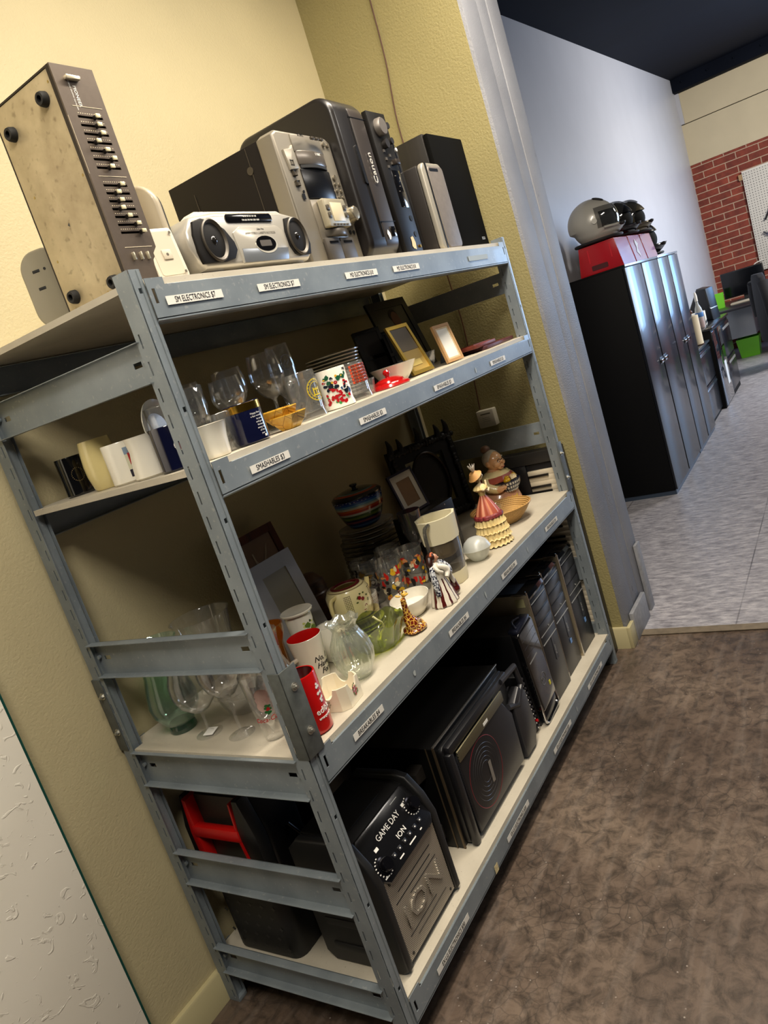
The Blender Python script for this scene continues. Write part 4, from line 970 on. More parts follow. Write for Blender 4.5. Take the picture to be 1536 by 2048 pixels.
for s_ in (-1, 1): g.sph((.004, s_*.0072-.003, .119), .0016, 8, 6)
part('eye', g, K, t)
# boat bowl
t = T('serving_bowl', 'white boat-shaped bowl with a lug handle behind the giraffe', 'bowl', (.722, .134, BK), .3)
P = [(.040, 0), (.045, .003), (.062, .025), (.070, .050), (.070, .053)]
part('bowl', G().lathe(shell(P, .003, .005), 48, sx=1.15, sy=.85), WHT, t)
g = G(); g.sph((-.082, .006, .052), (.022, .022, .0045)); part('lug_handle', g, WHT, t)
# striped-gown figurine
t = T('lady_figurine', 'glazed lady figurine in a white and maroon striped gown and blue shawl', 'figurine', (.778, .052, BK), .1)
SG = NT('striped_gown'); o = SG.sep(); an = SG.math('ARCTAN2', o[1], o[0]); wv = SG.math('SINE', SG.math('ADD', SG.math('MULTIPLY', an, 11.0), SG.math('MULTIPLY', SG.noise(40, 2).outputs[0], 2.0)))
lowm = SG.math('LESS_THAN', o[2], .080); SG.set(col=SG.mix(SG.math('MULTIPLY', SG.math('GREATER_THAN', wv, .35), lowm), lin('#dcd6c6'), lin('#4a1512')), rough=.25, coat=.4)
g = G(); g.lathe([(0, 0), (.048, 0), (.050, .004), (.042, .030), (.032, .060), (.022, .085), (.015, .100), (.014, .110), (.018, .122), (.012, .130), (0, .132)], 60, fn=lambda a, r, z, j: (r*(1+.06*math.cos(11*a)*(1 if z < .08 else 0)), z), sy=.8)
g.tube([(.016, -.006, .122), (.026, -.020, .104), (.030, -.026, .085)], [.008, .006, .005], 10, 4); g.tube([(.028, -.024, .088), (.044, -.022, .05), (.054, -.020, .025)], [.005, .010, .013], 10, 4)
g.tube([(-.016, -.004, .122), (-.022, -.018, .108), (-.010, -.026, .098)], [.008, .006, .005], 10, 4); g.sph((.052, -.020, .020), (.016, .014, .015))
fuse('gown', g, .0022, [SG.m], lambda c, n: 0, t)
g = G(); g.cyl((0, -.002, .125), (0, -.004, .138), .006); g.sph((.002, -.006, .143), (.010, .011, .0125)); g.sph((.004, -.017, .142), (.002, .003, .002)); part('head', g, mat('#b8866a', .35), t)
g = G(); g.sph((-.004, .002, .146), (.0145, .014, .014)); g.tube([(-.010, .004, .146), (-.018, .004, .130), (-.014, .002, .112)], [.010, .010, .006], 10, 4); part('hair', g, mat('#2d1108', .4, coat=.3), t)
g = G()
for i in range(5): g.sph((-.014+.007*i, -.004+.002*i, .1545+.002*math.sin(i)), .0042, 10, 8)
part('hair_flowers', g, mat('#b5572c', .35), t)
BL = NT('blue_shawl'); f = BL.noise(160, 4).outputs[0]; BL.set(col=BL.ramp(f, [(.46, lin('#10162c')[:3]), (.56, lin('#c9ccd0')[:3])]), rough=.25, coat=.4)
g = G(); g.tube([(.006, -.012, .126), (.024, -.014, .118), (.032, -.026, .100), (.024, -.034, .082)], [.008, .011, .012, .007], 12, 4, flat=.7)
g.tube([(-.010, .0, .128), (-.026, .0, .110), (-.036, -.004, .075), (-.040, -.006, .035)], [.006, .009, .010, .008], 12, 4); fuse('shawl', g, .0025, [BL.m], lambda c, n: 0, t)
part('fur_trim', (lambda g: (g.tube([(-.010, -.012, .120), (.004, -.026, .110), (.012, -.030, .095), (-.002, -.030, .080)], [.007, .009, .010, .006], 12, 4), g)[1])(G()), mat('#e5dfd0', .5, bump=.5, bs=300), t)

# tumbler stack with lid
t = T('ceramic_tumbler', 'white ceramic tumbler with green frog and leaf print under a white lid', 'tumbler', (.385, .262, BK))
P = [(.026, 0), (.030, .003), (.034, .05), (.037, .168), (.036, .170)]
part('body', G().lathe(shell(P, .003), 40), WHT, t); Rf = lambda z: .0305+.0065*z/.17
for h_, n, s0, zz, w_ in (('#5f7a28', 9, 3, .11, .022), ('#2c3d16', 6, 23, .12, .010), ('#b98ca0', 5, 43, .10, .020), ('#cdd27a', 5, 63, .125, .010)):
    g = G()
    for i in range(n): rn = random.Random(s0+i); blotch(g, Rf, -2.3+1.9*rn.random(), zz+.03*rn.random(), w_, w_*.9, .0006+.0001*i, 9, i+s0)
    part('print', g, mat(h_, .4), t)
part('lid', G().lathe([(0, .170), (.036, .170), (.044, .174), (.045, .178), (.043, .180), (.030, .176), (0, .176)], 44), WHT, t)
t = mug('plain white cup behind the tall white and red mug', (.452, .238, BK), .033, .100, WHT, ang=PI*.6, taper=.1)
t = T('amber_bowl', 'amber brown glass bowl in a clear glass, seen past the front post', 'bowl', (.268, .272, BK))
part('body', G().lathe(shell([(.030, 0), (.032, .004), (.034, .14), (.044, .165), (.047, .190)], .004, .13), 40), mat('#8d4d12', .15, coat=.6), t)

# teapot jug on stacked plates
gs = 'white plates and saucers stacked under the cream teapot'
for i, (r, h_, z) in enumerate([(.090, .012, 0), (.088, .012, .010), (.086, .013, .021), (.074, .022, .034)]):
    t = T('soup_plate' if i > 2 else 'dinner_plate', ['bottom white plate under the cream teapot', 'second white plate under the cream teapot', 'third white plate under the cream teapot', 'small scalloped saucer directly under the cream teapot'][i], 'plate', (.603+.003*i, .268-.003*i, BK+z))
    part('dish', G().lathe(plate_prof(r, h_), 64, fn=(lambda a, r, z, j: (r*(1+.02*math.cos(10*a)) if r > .05 else r, z)) if i == 3 else None), WHT if i < 3 else CRM, t)
t = T('teapot', 'cream teapot without lid, plaid bands and printed cherries, on the plates', 'teapot', (.604, .256, BK+.056), -.42)
CT = NT('cream_check_glaze'); o = CT.sep(); an = CT.math('ARCTAN2', o[1], o[0])
def stripes(v, n): return CT.math('LESS_THAN', CT.math('FRACT', CT.math('MULTIPLY', v, n)), .22)
band = CT.math('MAXIMUM', CT.math('COMPARE', an, -2.12, .16), CT.math('COMPARE', an, -.80, .14)); band = CT.math('MULTIPLY', band, CT.math('LESS_THAN', o[2], .082))
chk = CT.math('MULTIPLY', band, CT.math('MAXIMUM', stripes(an, 14.0), stripes(o[2], 200.0)))
CT.set(col=CT.mix(chk, lin('#dccf9c'), lin('#3b2c2c')), rough=.18, coat=.6)
P = [(.052, 0), (.058, .003), (.064, .030), (.067, .060), (.066, .078), (.058, .092), (.040, .098), (.038, .0975)]
g = G(); g.lathe([(0, 0)] + P + [(.036, .092), (.056, .085), (.060, .06), (.054, .008), (0, .006)], 56); part('body', g, CT.m, t)
part('red_rim', G().lathe([(.045, .0975), (.045, .0990), (.036, .1000), (.035, .094), (.037, .0945)], 48), mat('#5a1018', .2, coat=.5), t)
part('brown_opening_ring', G().lathe([(.056, .0935), (.056, .0945), (.054, .0955), (.0535, .0945)], 48), mat('#8a7a58', .3), t)
g = G(); handle(g, .062, .012, .084, -2.72, .030, .006, 1.3); part('handle', g, CRM, t)
g = G(); g.tube([(.060, .02, .03), (.082, .028, .055), (.094, .032, .082)], [.014, .009, .007], 12, 4); part('spout', g, CRM, t)
Rt = lambda z: .058+.009*min(1, z/.06)
g = G()
for i, (a, z) in enumerate([(-1.60, .066), (-1.45, .060), (-1.35, .035), (-1.44, .029)]): blotch(g, Rt, a, z, .012, .012, .0012, 12, i, .08)
part('cherry_print', g, mat('#7d1420', .3), t); g = G()
for i in range(14): rn = random.Random(i); blotch(g, Rt, -1.45+.30*math.cos(i*2.3), .048+.030*math.sin(i*2.3), .009, .006, .0008, 6, i)
part('leaf_print', g, mat('#4d5a2c', .3), t)
t = mug('small white cup with orange dots behind the cream teapot', (.712, .286, BK), .041, .080, WHT, ang=PI*.4, taper=.22)
g = G()
for i in range(14):
    for k in range(3): blotch(g, cylR(.043, .08, .22), -2.6+.17*i, .050+.010*k, .003, .003, .0006, 6, i, 0)
part('dot_print', g, mat('#b06a4a', .4), t); g = G()
for i in range(9): blotch(g, cylR(.043, .08, .22), -2.5+.28*i, .022+.006*(i % 3), .012, .012, .0008, 8, i)
part('print', g, mat('#3a2c4a', .4), t)
# dark lidded coconut jar
t = T('lidded_jar', 'dark brown carved coconut-like jar with a lid behind the cream teapot', 'jar', (.645, .427, BK)); t.scale = (.88, .88, 1)
CO = NT('coconut_shell'); f = CO.noise(20, 6, vec=CO.mapping((1, 1, 4)), rough=.7).outputs[0]; CO.set(col=CO.ramp(f, [(.35, lin('#1b0f08')[:3]), (.7, lin('#4a2c16')[:3])]), rough=.35)
part('body', G().lathe([(0, 0), (.035, 0), (.056, .04), (.064, .09), (.062, .125), (.058, .13), (0, .128)], 40), CO.m, t)
part('lid', G().lathe([(.060, .131), (.061, .136), (.055, .165), (.030, .186), (0, .19)], 40), CO.m, t)

# character-free printed tumblers
gq = 'clear tumblers printed with bright red and yellow shapes'
def ptumbler(label, x, y, seed, h=.150, cols=('#c41e14', '#e2b414', '#d9905c', '#e0d3b0', '#241f1d')):
    t = tumbler(label, (x, y, BK), .038, .045, h, th=.0022, thickb=.008)
    R_ = lambda z: .038+.007*z/h; rn = random.Random(seed)
    for ci, c in enumerate(cols):
        g = G()
        for i in range(9 if ci < 3 else 6):
            blotch(g, R_, -3.9+2.7*rn.random(), .030+(.095)*rn.random(), .014+.014*rn.random(), .010+.024*rn.random()*(1.3 if ci == 0 else 1), .0006+.00025*ci+.00002*i, 9, seed*50+ci*10+i, .55)
        part('print', g, mat(c, .35), t)
    return t
ptumbler('printed clear tumbler with red and yellow shapes, front left of the group', .808, .236, 3)
ptumbler('printed clear tumbler with red and yellow shapes, second from the left in front', .900, .210, 5)
ptumbler('darker printed tumbler behind, toward the cream teapot', .835, .345, 8, cols=('#241f1d', '#8a6a2c', '#3b2f38', '#a39a8c', '#241f1d'))
tumbler('plain clear tumbler at the back right of the printed tumblers', (.935, .312, BK), .037, .044, .150)
# plates with striped pot
PX, PY = 1.09, .475
gd = 'dark plates stacked under the striped pot'
pm_ = None
for i in range(12):
    lightp = i >= 9
    t = T('dinner_plate', 'dark plate in the tall stack under the striped pot' if not lightp else 'grey-white rimmed plate near the top of the stack under the striped pot', 'plate', (PX, PY, BK+.0165*i), 0, gd if not lightp else 'grey-white plates directly under the striped pot')
    g = G(); g.lathe(plate_prof(.112 if not lightp else .102, .016), 48); part('dish', g, mat('#12181a', .2, coat=.4) if not lightp else mat('#8d8c86', .2, coat=.4), t)
t = T('lidded_pot', 'round ceramic pot with blue, red and green stripes and a lid', 'pot', (PX, PY, BK+.1995))
ST = NT('serape_stripes'); z = ST.sep()[2]; rr = ST.math('MULTIPLY', z, 8.7)
cols = ['#2a4f8c', '#5f8fc0', '#1b2a6a', '#8a4a5c', '#2b2b3a', '#6b7a2a', '#3e5a1e', '#c9c4b0', '#b8321c', '#d45a2a', '#c9c4b0', '#6fa0c4', '#2a5aa8', '#182a78', '#16141c']
ST.set(col=ST.ramp(rr, [(i/len(cols), lin(c)[:3]) for i, c in enumerate(cols)], 'CONSTANT'), rough=.18, coat=.6)
P = [(.050, 0), (.056, .004), (.072, .030), (.086, .070), (.090, .098), (.089, .112)]
part('body', G().lathe(shell(P, .004, .006), 56), ST.m, t)
LD = NT('striped_lid_glaze'); o = LD.sep(); rad = LD.math('SQRT', LD.math('ADD', LD.math('MULTIPLY', o[0], o[0]), LD.math('MULTIPLY', o[1], o[1])))
LD.set(col=LD.ramp(LD.math('MULTIPLY', rad, 10.5), [(0, lin('#1d2a28')[:3]), (.5, lin('#30504c')[:3]), (.62, lin('#6a8a90')[:3]), (.70, lin('#b0441e')[:3]), (.84, lin('#15141c')[:3])], 'CONSTANT'), rough=.2, coat=.5)
lid = part('lid', G().lathe([(.091, .110), (.092, .114), (.080, .124), (.045, .134), (.0, .137)], 56), LD.m, t)
part('lid_knob', G().lathe([(0, .135), (.008, .136), (.008, .141), (.015, .147), (.013, .153), (0, .154)], 24), KS, lid)
g = G()
for i in range(40): a = 2*PI*i/40; g.sph((.0903*math.cos(a), .0903*math.sin(a), .103+.003*math.sin(i*1.9)), (.003, .003, .0014), 6, 4)
part('white_scroll', g, mat('#b9bcc0', .3), t)
t = stem_glass('dark plum glass goblet right of the striped pot', (.990, .222, BK), .037, .120, .125, .034, .040, 'goblet', 'glass_goblet', m=GLP)

# frames at the back left
WF = wood('walnut_frame', '#331509', '#6b3219', (12, 12, 2)); 
t = frame('photo_frame', 'dark brown wooden photo frame leaning at the back of the third shelf', (.620, .503, BK+.007), .225, .355, .016, .026, -.02, .20, WF, mat('#8a7464', .3), inset=.006, easel=False)
g = G(); g.tube([(-.02, .0035, .27), (.0, .0035, .24), (.03, .0035, .27), (.05, .0035, .30)], .0025, 6, 5, flat=.3); g.box((-.022, .0032, .20), (-.017, .005, .29)); part('pale_scuff', g, mat('#b8aa9a', .4), t)
t = frame('photo_frame', 'silver-grey photo frame with a blank centre in front of the wooden frame', (.500, .350, BK+.005), .190, .300, .010, .044, -.05, .22, mat('#a9aab0', .4, .1, var=.06, vs=8), mat('#8f8a7c', .4), inset=.002, easel=False)
t = T('card_box', 'black speckled box supporting a small frame, left behind the water pitcher', 'box', (1.150, .265, BK), -.15)
SP = NT('speckled_black'); f = SP.noise(120, 4).outputs[0]; SP.set(col=SP.ramp(f, [(.6, lin('#0c0b0b')[:3]), (.72, lin('#3a3732')[:3])]), rough=.35)
part('box', G().box((-.10, -.06, 0), (.10, .06, .205), .003), SP.m, t); g = G()
for x, z in ((-.02, .19), (.05, .195)): g.cyl((x, -.061, z), (x, -.0595, z), .003, n=12)
part('stud', g, SIL, t)
t = frame('photo_frame', 'small dark-edged photo frame with cream mount standing on the black box', (1.120, .262, BK+.208), .135, .150, .008, .008, -.15, .24, mat('#241822', .3), mat('#7a5a34', .3), mat2=mat('#b5aa92', .5), mw=.022, easel=False)

# water filter pitcher
t = T('water_pitcher', 'water filter pitcher with white hopper and smoky clear body', 'pitcher', (.945, .105, BK), .35)
def cross(z, s_=1):   # teardrop plan with a pointed front
    k = .80+.2*z/.22
    return [(u*k*s_, v*k*s_) for u, v in ((-.060, -.020), (-.042, -.044), (0, -.062), (.048, -.058), (.066, -.030), (.070, .02), (.055, .050), (0, .064), (-.045, .050), (-.064, .02))]
def loft(g, zs, cf, caps=(True, True)):
    rings = [[(x, y, z) for x, y in cf(z)] for z in zs]; n = len(rings[0]); V = sum(rings, [])
    F = [(i*n+k, i*n+(k+1) % n, (i+1)*n+(k+1) % n, (i+1)*n+k) for i in range(len(zs)-1) for k in range(n)]
    if caps[0]: F.append(tuple(range(n))[::-1])
    if caps[1]: F.append(tuple((len(zs)-1)*n+k for k in range(n)))
    g.raw(V, F)
g = G(); loft(g, [0.0, .01, .042], lambda z: cross(z, 1.0 if z > .005 else .93)); part('base', g, mat('#d8cfae', .35), t)
g = G(); loft(g, [.043, .12, .20], lambda z: cross(z, .99), (False, False)); part('body', g, GLSM, t)
g = G(); loft(g, [.145, .222], lambda z: cross(z, 1.02), (False, False)); loft(g, [.222, .2221], lambda z: cross(z, 1.02 if z < .22205 else .90), (False, False)); loft(g, [.150, .2221], lambda z: cross(z, .88 if z < .2 else .90), (True, False)); part('hopper', g, mat('#d9d1b2', .35), t)
g = G(); loft(g, [.092, .106, .148], lambda z: cross(z, {.092: .62, .106: .86}.get(z, .93)), (True, True)); part('filter_tray', g, mat('#d9bd7c', .4), t)
g = G(); g.tube([(-.066, .012, .215), (-.100, .022, .205), (-.105, .024, .12), (-.068, .012, .06)], .006, 10, 5); part('handle', g, GLSM, t)
# frosted bowl with dome lid
t = T('glass_bowl', 'frosted glass bowl with a domed lid beside the water pitcher', 'bowl', (1.128, .092, BK))
part('bowl', G().lathe(shell([(.022, 0), (.026, .003), (.040, .022), (.047, .040), (.050, .042)], .0025), 44), GLF, t)
part('lid', G().lathe([(.049, .0425), (.046, .050), (.038, .066), (.022, .078), (0, .082), (0, .080), (.021, .076), (.036, .064), (.044, .050), (.046, .0425)], 44), GLF, t)

# crinoline lady
t = T('lady_figurine', 'tall lady figurine in a pink gown with cream ruffles and a plumed bonnet', 'figurine', (1.275, .090, BK), .25)
PK = NT('pink_gown'); o = PK.sep(); an = PK.math('ARCTAN2', o[1], o[0]); f = PK.math('SINE', PK.math('MULTIPLY', an, 9.0)); PK.set(col=PK.ramp(f, [(0, lin('#a8503a')[:3]), (1, lin('#cf8a66')[:3])]), rough=.45); PK.bump(PK.noise(300, 2).outputs[0], .2, .001)
part('skirt', G().lathe([(0, .105), (.046, .105), (.040, .125), (.028, .150), (.016, .172), (.011, .182), (0, .184)], 60, fn=lambda a, r, z, j: (r*(1+.05*math.cos(9*a)), z)), PK.m, t)
RU = mat('#dcc487', .55, bump=.2, bs=200)
for i, (z0, r0, r1) in enumerate([(.078, .046, .052), (.052, .049, .056), (.028, .052, .059), (.005, .052, .060)]):
    g = G(); g.lathe([(0, z0+.030), (r0, z0+.030), (r0+.004, z0+.018), (r1, z0+.004), (r1+.004, z0), (r1-.004, z0+.001), (0, z0+.002)], 88, fn=lambda a, r, z, j: (r*(1+(.045*math.cos(22*a+i*1.3) if r > r0-.001 else 0)), z+(.0022*math.cos(22*a) if j > 2 and r > .02 else 0)))
    part('ruffle', g, RU, t)
g = G(); g.lathe([(.0485, .098), (.0525, .104), (.0505, .112), (.044, .116)], 60, fn=lambda a, r, z, j: (r*(1+.03*math.cos(14*a)), z)); part('flower_band', g, mat('#7a2a2c', .5, var=.5, vs=160), t)
g = G(); g.lathe([(0, .176), (.010, .178), (.013, .192), (.016, .210), (.014, .220), (.006, .226), (0, .228)], 28)
g.tube([(-.013, -.002, .216), (-.020, -.012, .203), (-.002, -.022, .212), (.006, -.022, .232)], [.006, .005, .004, .0035], 10, 4)
g.tube([(.013, -.002, .216), (.022, -.010, .196), (.040, -.014, .184), (.054, -.016, .190)], [.006, .005, .004, .0035], 10, 4)
g.cyl((0, 0, .222), (.001, -.002, .243), .0055); g.sph((.003, -.006, .252), (.0115, .0125, .0145)); g.sph((.008, -.017, .251), (.003, .003, .0025)); g.sph((.0565, -.0165, .1915), (.005, .004, .003))
fuse('body', g, .0018, [mat('#dcc9a0', .4), mat('#cdb06e', .5)], lambda c, n: 1 if (.176 < c.z < .216 and abs(c.x) < .018) else 0, t)
g = G(); g.lathe([(.016, .198), (.026, .206), (.022, .214), (.014, .220)], 50, fn=lambda a, r, z, j: (r*(1+.08*math.cos(11*a)), z)); part('collar', g, RU, t)
g = G(); g.sph((-.003, .002, .258), (.0145, .0145, .0145)); g.sph((-.004, .008, .244), (.012, .008, .012)); part('hair', g, mat('#7a4a22', .5), t)
BM = G(Matrix.Translation((-.006, .006, .256)) @ Euler((-.35, -.45, 0)).to_matrix().to_4x4()); BM.lathe([(.024, -.002), (.018, .004), (.015, .010), (.010, .016), (0, .017), (0, .015), (.009, .014), (.013, .008), (.0225, -.004)], 40, fn=lambda a, r, z, j: (r*1.15, z)); part('bonnet', BM, mat('#cf9a5a', .6), t)
g = G(); rn = random.Random(3)
for i in range(14): a = i*.7; g.tube([(-.008, .004, .270), (-.014+.012*math.cos(a), .006+.006*math.sin(a), .286), (-.016+.024*math.cos(a), .006+.012*math.sin(a), .296+.006*rn.random())], [.003, .0025, .0008], 6, 3)
part('plume', g, mat('#d8cfc0', .8), t)
g = G()
for s_ in (-1, 1): g.sph((.004+.005*s_, -.0175, .254), (.0018, .001, .0014), 8, 6)
part('eye', g, mat('#1c3a4a', .3), t)

# basket and jar
t = T('wicker_basket', 'shallow coiled straw basket at the right of the third shelf', 'basket', (1.525, .160, BK))
BK_ = NT('coiled_straw'); o = BK_.sep(); rad = BK_.math('SQRT', BK_.math('ADD', BK_.math('MULTIPLY', o[0], o[0]), BK_.math('MULTIPLY', o[1], o[1]))); an = BK_.math('ARCTAN2', o[1], o[0])
rw = BK_.math('SINE', BK_.math('MULTIPLY', BK_.math('ADD', rad, BK_.math('MULTIPLY', o[2], .9)), 620.0)); st_ = BK_.math('SINE', BK_.math('MULTIPLY', an, 90.0)); q_ = BK_.math('MULTIPLY', rw, BK_.math('ADD', .6, BK_.math('MULTIPLY', st_, .4)))
BK_.set(col=BK_.ramp(BK_.math('MULTIPLY_ADD', q_, .5, .5), [(.15, lin('#6e4a20')[:3]), (.55, lin('#d2a662')[:3])]), rough=.6); BK_.bump(q_, .6, .002)
P = [(.060, 0), (.068, .004), (.098, .034), (.116, .058), (.119, .062)]
part('bowl', G().lathe(shell(P, .005, .006), 72), BK_.m, t)
part('rim', G().tube([(.1175*math.cos(a*2*PI/40), .1175*math.sin(a*2*PI/40), .0625) for a in range(40)], .0035, 8, 2, closed=True), mat('#b58a4a', .5), t)
t = T('candle_jar', 'small glass jar with red glitter bottom lying in the straw basket', 'jar', (1.462, .165, BK+.040), .4, None, .35, .5)
part('glass', G().lathe(shell([(.020, 0), (.022, .002), (.024, .055)], .002, .003), 30, fn=lambda a, r, z, j: (r*(1+.01*math.sin(z*400)), z)), GL, t)
part('red_base', G().lathe([(0, .002), (.0235, .002), (.024, .018), (0, .019)], 30), mat('#7a1a14', .3, var=.4, vs=200), t)

# cookie jar grandmother
t = T('cookie_jar', 'ceramic grandmother cookie jar holding a checked basket, salmon skirt with yellow lettering', 'cookie jar', (1.735, .245, BK), -.30)
SK = mat('#cf9874', .25, coat=.5, var=.05, vs=12); FL = mat('#e3ae7c', .25, coat=.5); PKC = mat('#a9503f', .3, coat=.4); CRJ = mat('#eedba2', .3, coat=.4); HR = mat('#c6bda9', .4, var=.12, vs=60)
g = G(); g.lathe([(0, 0), (.070, 0), (.084, .008), (.088, .035), (.080, .062), (.066, .085), (0, .088)], 48, sy=.92); part('skirt', g, SK, t)
g = G(); g.lathe([(0, .080), (.066, .082), (.066, .105), (.064, .130), (.050, .155), (.028, .168), (.022, .176), (0, .178)], 44, sy=.85)
for s_ in (-1, 1):
    g.tube([(s_*.056, .0, .142), (s_*.074, -.016, .115), (s_*.062, -.050, .098), (s_*.046, -.066, .100)], [.020, .021, .016, .011], 12, 5); g.sph((s_*.042, -.070, .102), (.014, .012, .011))
fuse('dress', g, .003, [CRJ, FL, SK], lambda c, n: 1 if (c.y < -.058 or c.z > .158) else 0, t)
g = G(); g.lathe([(.030, .166), (.045, .160), (.070, .146), (.084, .128), (.083, .122), (.068, .134), (.040, .154), (.028, .160)], 60, fn=lambda a, r, z, j: (r*(1+.02*math.cos(16*a)), z), sy=.85); 
for f in g.bm.faces:
    c = f.calc_center_median()
    if math.hypot(c.x, c.y/.85) > .068: f.material_index = 1
part('collar', g, [CRJ, PKC], t)
g = G(); g.sph((.004, -.010, .204), (.038, .038, .041), 28, 20); g.sph((.020, -.034, .192), (.018, .016, .014)); g.sph((-.012, -.036, .192), (.018, .016, .014)); g.sph((.004, -.050, .200), (.007, .007, .007)); g.sph((.004, -.040, .176), (.018, .012, .010)); g.sph((-.034, -.008, .200), (.006, .009, .012)); g.sph((.042, -.008, .200), (.006, .009, .012)); g.sph((.004, -.042, .182), (.013, .008, .005))
fuse('head', g, .0025, [FL], lambda c, n: 0, t)
g = G(); g.sph((.004, .000, .212), (.041, .037, .039), 28, 20); hair = part('hair', g, HR, t); part('hair_bun', G().sph((.000, .014, .256), (.021, .019, .017), 20, 14), mat('#8a6a56', .4, var=.15, vs=60), hair)
part('bun_band', G().lathe([(.016, .240), (.019, .244), (.016, .247)], 24, c=(.002, .010, 0)), mat('#3b302c', .4), hair)
g = G()
for s_ in (-1, 1):
    g.tube([(.004+.013*s_+.009*math.cos(a), -.050-.001*math.sin(a), .206+.006*math.sin(a)) for a in [k*PI/5 for k in range(10)]], .0011, 6, 2, closed=True)
g.tube([(.0, -.052, .207), (.004, -.056, .209), (.008, -.052, .207)], .0011, 6, 2); part('spectacles', g, KM, t)
g = G(); g.tube([(-.006, -.0515, .178), (.004, -.0535, .175), (.014, -.0515, .178)], .0018, 6, 3); part('mouth', g, PKC, t)
g = G()
for s_ in (-1, 1): g.tube([(.004+s_*.008, -.050, .217), (.004+s_*.016, -.047, .220), (.004+s_*.024, -.042, .217)], .0014, 6, 3)
part('eyebrow', g, HR, t)
CKB = NT('blue_white_check'); o = CKB.sep(); an = CKB.math('ARCTAN2', CKB.math('ADD', o[1], .062), o[0])
a_ = CKB.math('LESS_THAN', CKB.math('FRACT', CKB.math('MULTIPLY', an, 3.2)), .4); b_ = CKB.math('LESS_THAN', CKB.math('FRACT', CKB.math('MULTIPLY', o[2], 62.0)), .4)
CKB.set(col=CKB.mix(CKB.math('MAXIMUM', a_, b_), lin('#d9d3c2'), lin('#10162e')), rough=.25, coat=.4)
part('checked_basket', G().lathe([(0, .074), (.034, .074), (.050, .096), (.056, .118), (.054, .119), (.0, .112)], 44, c=(.004, -.062, 0), sy=.7), CKB.m, t)
for i, (x, y, z, r) in enumerate([(-.022, -.075, .122, .014), (-.014, -.070, .132, .010), (.036, -.060, .128, .012)]): part('yellow_fruit', G().sph((x, y, z), (r*1.2, r, r*.8)), mat('#d8a818', .25, coat=.5), t)
g = G()
for i in range(4): g.tube([(.002+i*.008, -.082, .118), (.006+i*.008, -.076, .128), (.012+i*.008, -.062, .132)], .0045, 8, 3)
part('bread', g, mat('#dcc9a0', .4), t)
for s_, z in (('Baked', .052), ('with', .034), ('Love', .017)): text('lettering', s_, .021, mat('#dcc02c', .3), t, (0, 0, z), R=lambda z: .0885, ang=-1.85, ext=.0008)

# ornate black frame
t = T('ornate_frame', 'large ornate black carved frame leaning in the dark back corner', 'frame', (1.665, .490, BK+.004), -.45, None, -.08)
OR_ = mat('#0c0908', .45, bump=.8, bs=80)
g = G(); w_, h_ = .34, .36; g.plate((-w_/2, 0, 0), (1, 0, 0), (0, 0, 1), [0, .07, w_-.07, w_], [0, .07, h_-.07, h_], lambda u, v: not (.07 < u < w_-.07 and .07 < v < h_-.07), -.018); part('moulding', g, OR_, t)
g = G(); rn = random.Random(5)
for i in range(90):
    u = i/90*4; k = int(u); q = u-k
    x, z = [(-w_/2+w_*q, .02), (w_/2-.02, h_*q), (w_/2-w_*q, h_-.02), (-w_/2+.02, h_-h_*q)][k]
    g.sph((x, -.006, z), (.008+.008*rn.random(), .008, .008+.008*rn.random()), 8, 6)
for x, z in ((0, h_+.03), (-.10, h_+.012), (.10, h_+.012), (-.15, h_+.02), (.15, h_+.02)): g.tube([(x, 0, z-.03), (x+.004, -.004, z), (x, 0, z+.03)], [.016, .012, .003], 8, 3)
part('carving', g, OR_, t)
g = G(); g.prism(circ(.12, 40, (0, h_/2), .72, 1.05), .006, .010, 'y'); part('oval_backing', g, mat('#14100d', .6), t)
g = G(); g.tube([(.086*math.cos(a), 0, h_/2+.126*math.sin(a)) for a in [k*2*PI/36 for k in range(36)]], .007, 8, 2, closed=True); part('oval_bead', g, mat('#1c120c', .35, .3), t)

# keyboard standing upright at the right end
t = T('piano_keyboard', 'electronic piano keyboard standing upright between the rack and the side wall', 'keyboard', (1.902, .02, .006))
part('case', G().box((.018, .0, 0), (.075, .30, .965), .004), mat('#17171a', .4), t)
part('end_cheek', G().box((.004, .0, .915), (.019, .30, .965), .003), mat('#2a2826', .5), t)
part('panel', G().box((.004, .162, .03), (.0185, .30, .914), .002), mat('#111114', .35), t)
i = 0; z = .885; PT = [1, 0, 1, 1, 0, 1, 1]
wk = None
while z > .03:
    g = G(); g.box((.004, .012, z-.0228), (.0175, .160, z), .0012); part('white_key', g, mat('#e2d6bd', .3), t)
    if PT[i % 7] and z > .06: part('black_key', G().box((-.006, .068, z-.0278), (.004, .160, z-.0182), .0015), mat('#0e0c0c', .3), t)
    z -= .0235; i += 1

# wall adaptor and cord
t = T('wall_adapter', 'white power adaptor plugged into the side wall, with a brown cord', 'power adaptor', (1.999, .318, 1.150))
part('casing', G().box((-.042, -.040, -.038), (-.001, .042, .038), .005), mat('#cfc9b6', .4), t)
g = G(); g.box((-.0428, -.025, .018), (-.0415, .022, .024)); 
for k in range(3): g.box((-.0426, -.018, .004-.008*k), (-.0418, .018, .0055-.008*k))
part('printing', g, mat('#7d7868', .5), t)
part('cord', G().tube([(1.985-1.999, 0+.03, .040), (-.012, .016, .20), (-.006, .000, .40), (-.010, .004, .62), (-.006, .020, .95), (-.008, .030, 1.25), (-.006, .005, 1.50), (-.008, -.004, 1.75), (-.006, -.014, 2.14)], .003, 8, 6), mat('#4a2a18', .5), t)

